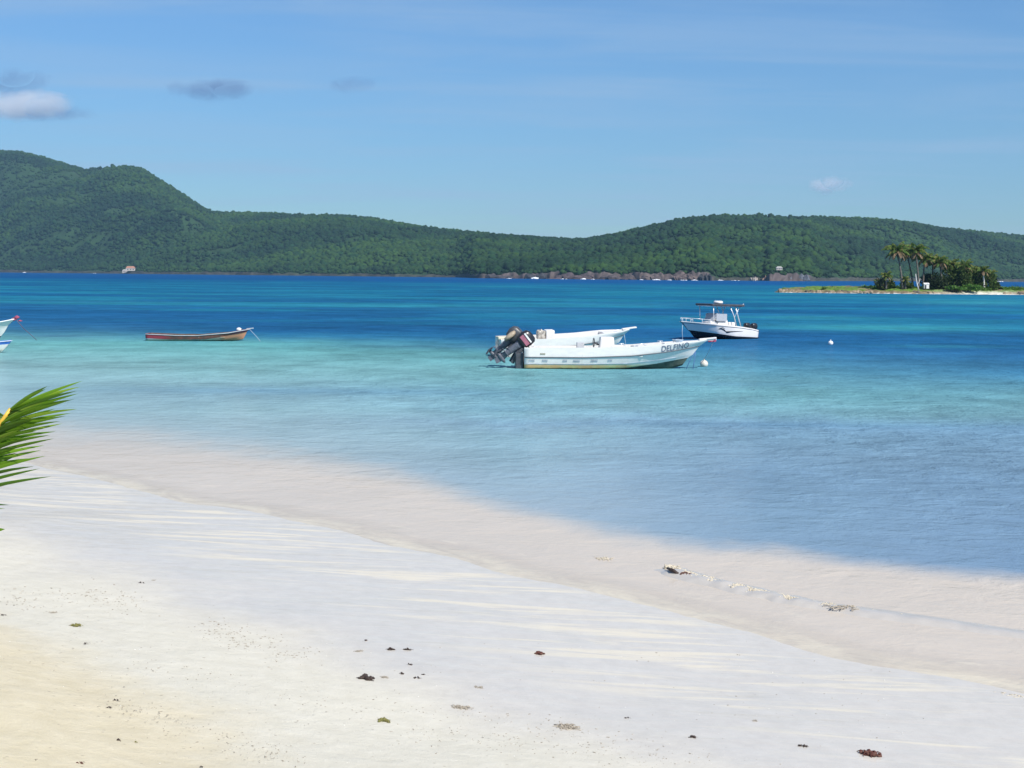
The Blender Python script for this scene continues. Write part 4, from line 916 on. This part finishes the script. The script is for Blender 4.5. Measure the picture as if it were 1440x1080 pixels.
# --- painted wooden rowing boat
pc = on_z(208, 478.5)
e = empty('wooden_rowboat', (pc.x, pc.y, 0), 0.02); tag(e, 'low wooden rowing boat with peeling red, orange and turquoise paint', 'rowing boat')
Lw = 4.95
Hw = Hull(Lw, [(.93, zero, [(0, -.1), (.8, -.1), (1, .08)]),
    (.95, [(0, .42), (.4, .56), (.75, .40), (.92, .14), (1, .02)], [(0, .0), (.5, .01), (.8, .08), (1, .26)]),
    (.97, [(0, .47), (.4, .63), (.75, .48), (.92, .20), (1, .025)], [(0, .12), (.3, .07), (.6, .085), (.8, .25), (1, .46)]),
    (.985, [(0, .50), (.4, .67), (.75, .52), (.92, .24), (1, .03)], [(0, .28), (.3, .235), (.5, .235), (.8, .36), (1, .54)]),
    (1.0, [(0, .51), (.4, .68), (.75, .53), (.92, .25), (1, .03)], [(0, .32), (.3, .27), (.5, .27), (.8, .40), (1, .58)])])
m, t, p = newmat('peeling_paint'); tcn = N(t, 'ShaderNodeTexCoord'); o_ = tcn.outputs['Object']; sp_ = N(t, 'ShaderNodeSeparateXYZ'); L(t, o_, sp_.inputs[0])
n = noise(t, o_, 1.0, 5, .65, stretch=(1.5, 2, 7)); xj = mathn(t, 'ADD', sp_.outputs[0], mathn(t, 'MULTIPLY_ADD', n, 1.6, -.8))
c = mixc(t, mrange(t, xj, 3.1, 3.6), mixc(t, mrange(t, n, .45, .55), (0.22, 0.36, 0.36), (0.42, 0.46, 0.36)), (0.56, 0.26, 0.15)); c = mixc(t, mrange(t, xj, .4, .8), (0.40, 0.52, 0.54), c)
lowz = mrange(t, sp_.outputs[2], .03, .09, 1, 0); c = mixc(t, lowz, c, mixc(t, mrange(t, n, .4, .6), (0.06, 0.14, 0.13), (0.12, 0.20, 0.12)))
L(t, c, p.inputs['Base Color']); p.inputs['Roughness'].default_value = .7
m2, t, p = newmat('dark_red_strake'); tcn = N(t, 'ShaderNodeTexCoord'); o_ = tcn.outputs['Object']; sp_ = N(t, 'ShaderNodeSeparateXYZ'); L(t, o_, sp_.inputs[0]); n = noise(t, o_, 1.0, 5, .6, stretch=(4, 2, 3))
c = mixc(t, mrange(t, sp_.outputs[0], .8, 1.3), (0.30, 0.04, 0.06), mixc(t, mrange(t, n, .4, .6), (0.10, 0.06, 0.05), (0.18, 0.07, 0.05))); c = mixc(t, mrange(t, sp_.outputs[0], 3.9, 4.5), c, (0.28, 0.05, 0.09)); L(t, c, p.inputs['Base Color']); p.inputs['Roughness'].default_value = .7
Hw.build(e, [0, 0, 1, 1], [m, m2, M['darkwood']], .05, .05, inner=2)
Hw.strip(4.0, .020, off=.0).build('gunwale', simple('pale_grey_wood', (0.42, 0.47, 0.50), .7), e)
for x in (1.2, 2.5, 3.7):
    mb = MB(); mb.box((x, 0, .20), (.22, Hw.pt(4, x / Lw).y * 1.9, .03)); mb.build('thwart', M['tan'], e)
mb = MB(); mb.box((Lw * 1.0, 0, .61), (.34, .07, .05), (0, -.12, 0), .01); mb.build('stem_head', simple('pale_grey_stem', (0.42, 0.47, 0.50), .7), e)
eW = Matrix.Translation(e.location) @ Matrix.Rotation(.02, 4, 'Z')
mb = MB(); mb.ball((0, 0, .10), .105, 3, (1.2, .9, .9), .03); mb.ball((.13, 0, .08), .06, 2, (1.2, .8, .8), .05, 1); o = mb.build('boat_float', [M['bwhite'], M['black']]); o.location = eW @ Vector((4.42, -.02, .46)); tag(o, 'white float resting on the bow of the wooden rowing boat', 'float')
q = eW @ Vector((Lw * .97, -.03, .35)); mb = MB(); mb.tube([eW @ Vector((Lw, 0, .55)), eW @ Vector((Lw + .35, -.1, .2)), eW @ Vector((Lw + .6, -.2, -.1))], .014, 5); tag(mb.build('anchor_rope', M['rope']), 'rope slanting into the water from the bow of the wooden rowing boat', 'rope')

# --- two boats cut by the left edge
tip = at_d(19, 449, 64.0)
e, Hl = panga(5.6, .85, .74, 1.12, 'wooden_fishing_boat', (tip.x - 5.55, 64.0, 0), 0.0)
rtip = Hl.pt(4, 1.0).z; e.scale = (1, 1, tip.z / rtip)
tag(e, 'white boat at the left edge with its raised bow tipped with red cloth', 'fishing boat')
Hl.build(e, [2, 0, 0, 0], [M['hull_clean'], M['inner'], M['bottom']], .07, .22); Hl.strip(4.0, .018).build('gunwale', M['bwhite'], e); Hl.deck(e, .8, M['white'])
mb = MB(); mb.box((5.62, 0, 1.20), (.22, .10, .14), (0, -.5, 0), .02); mb.ball((5.70, -.02, 1.25), .07, 2, (1.5, .8, 1.1), .4); mb.ball((5.86, -.05, 1.10), .05, 2, (1.8, .8, .7), .4); mb.build('bow_cloth', M['red'], e)
t0 = Vector((tip.x + .1, 64, tip.z)); t1 = on_z(54, 462 + 16); mb = MB(); mb.tube([t0, t0.lerp(t1, .35) + Vector((0, 0, -.10)), t0.lerp(t1, .7) + Vector((0, 0, -.08)), t1 + Vector((0, 0, -.1))], .013, 5); tag(mb.build('anchor_rope', simple('dull_red_rope', (0.28, 0.16, 0.22), .9)), 'thin rope slanting down from the red tipped bow at the left edge', 'rope')
tip = at_d(13, 479, 57.5)
bb = [(0, .50), (.4, .62), (.75, .46), (.92, .20), (1, .03)]; k9 = lambda q: [(a, b * q) for a, b in bb]; fl = lambda h0, h1: [(0, h0), (.6, h0), (.85, h0 + (h1 - h0) * .5), (1, h1)]
e = empty('rowboat', (tip.x - 4.50, 57.5, 0)); tz = tip.z
Hb = Hull(4.6, [(.90, zero, fl(-.12, .0)), (.925, k9(.8), fl(.0, .10)), (.95, k9(.9), fl(.14, tz * .45)), (.975, k9(.97), fl(.24, tz * .72)), (1.0, bb, fl(.36, tz))])
tag(e, 'white rowing boat with a blue top strake, mostly cut off by the left edge', 'rowing boat')
Hb.build(e, [0, 0, 0, 1], [M['hull_clean'], M['blue']], .05, .12, inner=1); Hb.strip(4.0, .014).build('gunwale', M['bwhite'], e)
mb = MB(); mb.box((2.6, 0, .30), (.24, Hb.pt(4, .56).y * 1.85, .03)); mb.build('thwart', M['blue'], e)
# lone white buoy
bo = on_z(1168, 485); mb = MB(); mb.ball((0, 0, .09), .125, 3, (1, 1, .95)); mb.tube([(0, 0, .2), (0, 0, .26)], .02, 8); o = mb.build('mooring_buoy', M['bwhite']); o.location = bo; tag(o, 'small white buoy alone on the blue water right of the sport fishing boat', 'buoy', 'mooring buoys')

# ------------------------------------------------------------------ wavelet with foam and drift
WL = [(940, 799), (955, 806), (985, 815), (1020, 823), (1050, 830), (1080, 837), (1110, 843), (1145, 850), (1180, 855), (1225, 862), (1270, 868), (1340, 878), (1400, 887), (1470, 896)]
pts = [on_z(a, b, 0.0) for a, b in WL]
V = []; nseg = 260; prof = 9
for i in range(nseg):
    f = i / (nseg - 1) * (len(pts) - 1); j = min(int(f), len(pts) - 2); P = pts[j].lerp(pts[j + 1], f - j); T = (pts[j + 1] - pts[j]).normalized(); Nn = Vector((T.y, -T.x, 0))
    if Nn.y > 0: Nn = -Nn
    env = min(1, i / 20) * (1 - .55 * i / nseg); hgt = (.030 + .035 * float(vnoise(f * 2.3, 0.5, 5))) * env; wdt = .16 + .10 * float(vnoise(f * 1.7, 3.5, 6))
    for k in range(prof):
        a = k / (prof - 1) * 2 - 1; V.append((P.x + Nn.x * a * wdt, P.y + Nn.y * a * wdt, hgt * (1 - a * a) ** 1.2 * (1 + .5 * a) - .002))
M['wave'] = simple('wavelet_water', (0.50, 0.465, 0.42), .3, var=.06, scale=6, spec=.3)
wv = np_mesh('wavelet', np.array(V), grid_faces(nseg, prof), [M['wave']], smooth=True); tag(wv, kind='structure')
mb = MB()
for i in range(6000):
    f = random.betavariate(1.3, 1.9) * (len(pts) - 1.01); j = int(f); P = pts[j].lerp(pts[j + 1], f - j); d = float(vnoise(f * 5, 1.5, 9))
    if random.random() > .12 + d * 1.0: continue
    r_ = random.uniform(.004, .011) * (.5 + d) * (1.25 - f / len(pts)); mb.ball((P.x + random.gauss(0, .03), P.y + random.gauss(-.02, .03), .012 + random.uniform(0, .03) * (1 - f / len(pts))), r_, 1, (1.8, 1.2, .8), .2)
rp_ = []; rr_ = []
for i in range(200):
    f = .15 + i / 199 * (len(pts) - 1.3); j = int(f); P = pts[j].lerp(pts[j + 1], f - j); q_ = float(fbm(f * 4.0, 0.7, 19, 4)); fade = 1 - .6 * i / 200
    rp_.append((P.x, P.y - .01 + .05 * (float(vnoise(f * 6, 2.2, 3)) - .5), .010 * fade)); rr_.append(max(.003, (q_ - .30) * .065 * fade))
mb.tube(rp_, rr_, 7)
for (a, b, w_) in ((850, 786, 12), (1420, 981, 22)):
    P = on_z(a, b)
    for k in range(60): mb.ball((P.x + random.gauss(0, w_ / F * P.y * .45), P.y + random.gauss(0, .05), .006), random.uniform(.003, .008), 1, (2.4, 1.4, .5), .2)
tag(mb.build('sea_foam', M['foam'], fix=False), kind='stuff')
# ------------------------------------------------------------------ drift on the sand
def weed(px, py, w, lab, mat='weed', tall=.35, cat_='seaweed', name='seaweed_clump', grp=None, z=None, n=None):
    P = hit_sand(px, py) if z is None else on_z(px, py, z); W = w / F * P.y; mb = MB(); n = n or max(5, int(w * .8))
    pale = mat == 'weedpale'
    for k in range(n):
        a = random.uniform(-.5, .5); b = random.uniform(-.5, .5); r_ = W * random.uniform(.10, .20) * (.22 if pale else 1) * (1 - abs(a) * .8)
        mb.ball((a * W, b * W * .6, r_ * tall + random.uniform(0, 1) * W * tall * .35 * (1 - 2 * abs(a))), r_, 2, (1.5, 1, .8), .35, 0, (random.random(), random.random(), random.random() * 3))
    for k in range(n * (4 if pale else 1)):
        x = random.uniform(-.5, .5) * W; y = random.uniform(-.4, .4) * W; a = random.uniform(0, 6.28); l = W * random.uniform(.2, .5)
        mb.tube([(x, y, W * .04), (x + l * .5 * math.cos(a), y + l * .5 * math.sin(a) * .6, W * random.uniform(.05, .22) * tall * 2), (x + l * math.cos(a + .5), y + l * math.sin(a + .5) * .6, W * .02)], W * .025, 4)
    o = mb.build(name, M[mat], fix=False); o.location = P; o.rotation_euler.z = random.uniform(-.3, .3)
    if mat in ('weedred',): pass
    return tag(o, lab, cat_, grp)
G1 = 'seaweed scraps on the sand'
for px, py, w, mat, lab in (
    (515, 955, 21, 'weed', 'longest dark red brown seaweed clump, low left of the cluster on the wet sand'),
    (759, 920, 13, 'weedred', 'small reddish seaweed clump alone on the wet sand near the centre'),
    (1226, 1062, 27, 'weedred', 'red and dark seaweed clump near the bottom right, the largest of all'),
    (1129, 1050, 12, 'weed', 'small dark clump left of the largest bottom right seaweed'),
    (550, 914, 11, 'weed', 'dark scrap with a thin tail, upper left of the pair above the cluster'),
    (573, 914, 10, 'weed', 'dark scrap, right one of the level pair above the cluster'),
    (576, 935, 7, 'weed', 'tiny dark scrap below the level pair'),
    (565, 948, 7, 'weed', 'tiny dark scrap in the lower middle of the cluster'),
    (587, 954, 9, 'weed', 'dark scrap at the lower right of the cluster'),
    (596, 949, 6, 'weed', 'rightmost tiny scrap of the cluster'),
    (541, 953, 10, 'weedpale', 'faint flat scrap between the longest clump and the cluster'),
    (513, 901, 7, 'weed', 'tiny dark scrap farthest up above the longest clump'),
    (505, 916, 10, 'weedpale', 'thin faint scrap left of the level pair'),
    (672, 967, 11, 'weedpale', 'grey flat scrap on the wet sand below the small reddish clump'),
    (882, 1010, 7, 'weed', 'tiny dark scrap on the wet sand right of the reddish tangle'),
    (973, 1037, 10, 'weed', 'small brown scrap at the bottom between the reddish tangle and the bottom right clumps'),
    (1061, 1014, 8, 'weedpale', 'pale grey scrap above the bottom right clumps'),
    (797, 1023, 26, 'weedpale', 'pale reddish tangle of dry weed at the bottom centre'),
    (541, 1015, 18, 'weedgreen', 'yellow green tuft of weed low in the centre'),
    (107, 880, 14, 'weedgreen', 'olive green scrap on the grey sand at the left'),
    (74, 862, 9, 'weedpale', 'faint scrap left of the olive green one'),
    (5, 865, 7, 'weed', 'dark scrap at the very left edge of the beach'),
    (121, 905, 7, 'weed', 'tiny dark scrap below the olive green one'),
    (199, 820, 7, 'weed', 'dark scrap highest up on the left part of the wet sand'),
    (216, 816, 5, 'weedpale', 'faint scrap right of the highest one at the left'),
    (163, 985, 7, 'weed', 'upper dark scrap of the two on the edge of the yellow sand'),
    (154, 995, 7, 'weed', 'lower dark scrap of the two on the edge of the yellow sand'),
    (166, 1042, 8, 'weed', 'dark pebble like scrap on the yellow sand'),
    (191, 1044, 6, 'weedgreen', 'small olive scrap right of the pebble like one'),
    (49, 1070, 9, 'weed', 'dark scrap in the bottom left corner'),
    (111, 1074, 11, 'weedred', 'red brown lump at the bottom edge on the yellow sand'),
    (283, 1079, 6, 'weed', 'dark scrap at the bottom edge right of the red brown lump'),
    (648, 996, 20, 'weedpale', 'wispy pale drift line scrap below the grey flat scrap')):
    weed(px, py, w, lab, mat, grp=G1, tall=.35 if w > 12 else .5)
mb = MB(); P = on_z(962, 806); mb.tube([on_z(938, 799, .05), on_z(946, 802, .06), on_z(954, 807, .03)], [.010, .022, .014], 6); tag(mb.build('driftwood', M['weed'], fix=False), 'dark curved bit of driftwood at the left end of the foam line', 'driftwood')
weed(964, 809, 15, 'red seaweed caught in the foam beside the driftwood', 'weedred', grp=G1, z=.02, tall=.6)
weed(1183, 855, 30, 'long dark strand of weed in the wavelet right of the foam', 'weedpale', grp=G1, z=.03, tall=.05, n=6)
# fine flecks along the drift lines: nobody could count them
LN_ = [[(170, 925), (300, 955), (430, 985), (600, 1000), (720, 1010), (850, 1030), (1000, 1060)], [(150, 985), (280, 1030), (420, 1075)], [(300, 880), (340, 900), (430, 925)], [(560, 1030), (700, 1040), (820, 1050), (960, 1075)], [(0, 845), (120, 840), (200, 850)]]
mb = MB()
for ln in LN_:
    for k in range(260):
        f = random.random() * (len(ln) - 1.001); j = int(f); a = f - j; x = ln[j][0] * (1 - a) + ln[j + 1][0] * a + random.gauss(0, 16); y = ln[j][1] * (1 - a) + ln[j + 1][1] * a + random.gauss(0, 9)
        P = hit_sand(x, y); r_ = random.choice((.3, .4, .5, .7)) / F * P.y * 1.3; mb.ball((P.x, P.y, P.z + r_ * .4), r_, 1, (random.uniform(1, 3), 1, .5), .3, random.choice((0, 0, 1)), (0, 0, random.random() * 3))
for k in range(450):
    P = hit_sand(random.uniform(0, 1300), random.uniform(900, 1078)); r_ = random.choice((.3, .4, .6)) / F * P.y * 1.2; mb.ball((P.x, P.y, P.z + r_ * .4), r_, 1, (random.uniform(1, 2.5), 1, .5), .3, random.choice((0, 1, 2)), (0, 0, random.random() * 3))
tag(mb.build('drift_flecks', [M['weedpale'], simple('brown_fleck', (0.30, 0.25, 0.19), .8), M['shell']], fix=False), kind='stuff')

# ------------------------------------------------------------------ young coconut palm just outside the left edge
DP = 7.0
def fpt(px, py, D_=DP): return at_d(px, py, D_)
ground = float(ground_z(-3.9, DP + .3))
e = empty('coconut_palm', (-3.9, DP + .3, ground)); inv = Vector(e.location)
tag(e, 'green palm frond reaching in from the left edge of the beach', 'palm tree')
bz = float((fpt(-394, 905, 7.3) - inv).z); mb = MB(); mb.tube([(0, 0, -.3), (.0, 0, max(bz, .1)), (.02, 0, max(bz, .1) + .1)], [.14, .12, .07], 12); mb.build('trunk', M['trunk'], e)
FG = [(0.11, 0.22, 0.012), (0.17, 0.31, 0.018), (0.075, 0.16, 0.012), (0.24, 0.36, 0.035)]
def near_frond(rib, leaves, ribm, w=.028):
    """rib: list of (px,py,D); leaves: list of (f along rib, tip px, tip py, tip D)"""
    rp = [fpt(*q) - inv for q in rib]; fr_ = MB(); fr_.tube(rp, [.022 * (1 - .55 * i / (len(rp) - 1)) for i in range(len(rp))], 8); fo = fr_.build('frond', ribm, e)
    V, Q, C = [], [], []
    for (f, tx, ty, tD) in leaves:
        q = f * (len(rp) - 1); j = min(int(q), len(rp) - 2); A = rp[j].lerp(rp[j + 1], q - j); B = fpt(tx, ty, tD) - inv
        col = np.array(random.choice(FG)) * random.uniform(.8, 1.15); d = (B - A); sidev = d.cross(Vector((random.uniform(-.25, .25), 1, random.uniform(-.2, .3)))).normalized()
        if sidev.z < 0: sidev = -sidev
        nseg = 7; sag = d.length * random.uniform(.02, .06)
        for k in range(nseg + 1):
            u_ = k / nseg; c_ = A + d * u_ + Vector((0, 0, -sag * u_ * u_ + sag * .4 * math.sin(u_ * 3.14))); ww = w * .5 * (math.sin(math.pi * min(1, .16 + u_ * .84)) ** .8 if k < nseg else .02)
            keel = Vector((0, -.006, -.004)) * (1 - u_)
            b_ = len(V); V += [c_ + sidev * ww, c_ + keel, c_ - sidev * ww]; C += [col, col * .8, col]
            if k: Q += [[b_ - 3, b_ - 2, b_ + 1, b_], [b_ - 2, b_ - 1, b_ + 2, b_ + 1]]
    o = np_mesh('leaflets', np.array([v[:] for v in V]), np.array(Q), [M['frond']], fo, smooth=True, colors=np.array(C)); return fo
M['rib'] = simple('yellow_rib', (0.62, 0.40, 0.04), .5, var=.25, scale=30)
M['ribg'] = simple('green_rib', (0.22, 0.30, 0.05), .5)
rib = [(-394, 905, 7.3), (-300, 880, 7.2), (-220, 845, 7.15), (-150, 795, 7.1), (-105, 748, 7.05), (-72, 702, 7.0), (-44, 660, 7.0), (-18, 622, 7.0), (0, 596, 7.0), (15, 575, 7.0)]
tips = [(116, 538), (113, 543), (108, 549), (110, 554), (104, 559), (96, 564), (109, 572), (100, 580), (92, 584), (84, 590), (88, 596), (78, 604), (70, 609), (76, 616), (62, 624), (58, 632), (52, 640), (64, 638), (48, 650), (56, 656), (72, 665), (40, 668)]
leaves = []
for i, (tx, ty) in enumerate(tips):
    ty -= 5 * (1 - i / 22)
    f = 1 - (i / (len(tips) - 1)) * .46; leaves.append((f, tx, ty, 7.0 + random.uniform(-.12, .12)))
    if i < 19: leaves.append((f - .008, tx - random.uniform(18, 50), ty + random.uniform(2, 10), 7.0 + random.uniform(-.15, .15))); leaves.append((f - .016, tx - random.uniform(30, 70), ty + random.uniform(6, 16), 7.0 + random.uniform(-.15, .15)))
for i in range(26): f = .52 - i * .015; leaves.append((f, 10 - i * 9 + random.uniform(-6, 6), 705 + i * 6, 7.0 + random.uniform(-.2, .2)))
for i in range(50): f = .94 - i * .015; leaves.append((f, -110 - i * 5 + random.uniform(-6, 6), 520 + i * 5, 7.3 + random.uniform(-.2, .2)))
near_frond(rib, leaves, M['rib'], .018)
rib = [(-394, 905, 7.3), (-300, 850, 7.1), (-200, 815, 7.0), (-110, 800, 6.9), (-60, 775, 6.85), (-30, 752, 6.8)]
leaves = [(1, 7, 742, 6.8)] + [(1 - i * .028, -35 - i * 9, 860 - i * 1.5, 6.8) for i in range(30)] + [(1 - i * .028, -30 - i * 9, 740 - i * 2, 7.1) for i in range(30)]
near_frond(rib, leaves, M['ribg'])
g = np.random.default_rng(77)
for k in range(8):
    az = R(100) + k * R(31); gg, rp = frond_geo(g, (0, 0, bz), az, 1.15 - .12 * (k % 3), 1.7, 1.2, 34, .45, .03, FG, .5)
    mb = MB(); mb.tube([tuple(q) for q in rp], [.02 * (1 - .6 * i / 14) for i in range(15)], 6); fo = mb.build('frond', M['ribg'], e); np_mesh('leaflets', gg[0], gg[1], [M['frond']], fo, colors=gg[2])

# ------------------------------------------------------------------ clouds
def cloud(px, py, wpx, hpx, D_, lab, dens, col, blobs, seed, aniso=0.2):
    c0 = at_d(px, py, D_); k_ = D_ / F; mb = MB(); random.seed(seed)
    for (a, b, r1, r2) in blobs: mb.ball((a * wpx * k_, random.uniform(-.2, .2) * hpx * k_, b * hpx * k_), 1, 3, (r1 * wpx * k_, r1 * wpx * k_ * .5, r2 * hpx * k_), .03)
    m, t, p = newmat('cloud_vapour'); t.nodes.remove(p); vol = N(t, 'ShaderNodeVolumePrincipled'); vol.inputs['Color'].default_value = (*col, 1); vol.inputs['Anisotropy'].default_value = aniso
    tcn = N(t, 'ShaderNodeTexCoord'); n = noise(t, tcn.outputs['Object'], 1.0 / (hpx * k_ * .55), 5, .6)
    # fade towards the rim so that the edge is soft
    gen = N(t, 'ShaderNodeVectorMath', operation='MULTIPLY_ADD'); L(t, tcn.outputs['Generated'], gen.inputs[0]); gen.inputs[1].default_value = (2, 2, 2); gen.inputs[2].default_value = (-1, -1, -1)
    ln = N(t, 'ShaderNodeVectorMath', operation='LENGTH'); L(t, gen.outputs[0], ln.inputs[0]); rim = mrange(t, ln.outputs['Value'], .35, 1.1, 1, -.25)
    d = mathn(t, 'MULTIPLY', mathn(t, 'MAXIMUM', mathn(t, 'ADD', mathn(t, 'MULTIPLY_ADD', n, 2.2, -1.35), rim), 0.0), dens); L(t, d, vol.inputs['Density'])
    L(t, vol.outputs[0], t.nodes['Material Output'].inputs['Volume']); m.volume_intersection_method if False else None
    o = mb.build('cloud', m); o.location = c0; return tag(o, lab, 'cloud', 'small clouds above the hills')
bl = [(0, 0, .42, .42), (-.25, -.05, .25, .3), (.25, -.08, .25, .28), (.05, .12, .22, .3)]
cloud(34, 148, 190, 62, 6500, 'pale cumulus cloud lit from the right at the left edge of the sky', .022, (1, 1, 1), bl, 1)
cloud(14, 112, 130, 60, 6200, 'dark ragged cloud just above the pale cumulus', .011, (.30, .40, .62), bl, 2)  # grey clouds: their shade is put into the vapour colour
cloud(66, 160, 170, 34, 6900, 'flat grey cloud base trailing right below the pale cumulus', .008, (.34, .44, .66), bl, 7)
cloud(302, 127, 165, 46, 6300, 'long flat grey cloud left of the centre of the sky', .010, (.30, .40, .62), bl, 3)
cloud(492, 119, 100, 36, 6300, 'faint small grey cloud right of the long flat one', .006, (.34, .44, .66), bl, 4)
cloud(1166, 259, 74, 38, 6500, 'tiny pale cloud low above the right hill', .035, (1, 1, 1), bl, 5)

# ------------------------------------------------------------------ haze
m, t, p = newmat('haze_air'); t.nodes.remove(p); vol = N(t, 'ShaderNodeVolumePrincipled'); vol.inputs['Color'].default_value = (.50, .78, 1.0, 1); vol.inputs['Density'].default_value = 0.00005; vol.inputs['Anisotropy'].default_value = 0.1
L(t, vol.outputs[0], t.nodes['Material Output'].inputs['Volume'])
mb = MB(); mb.box((0, 2500, 245), (17500, 7400, 515)); hz = mb.build('haze', m); tag(hz, kind='stuff')
SC.cycles.volume_bounces = 4
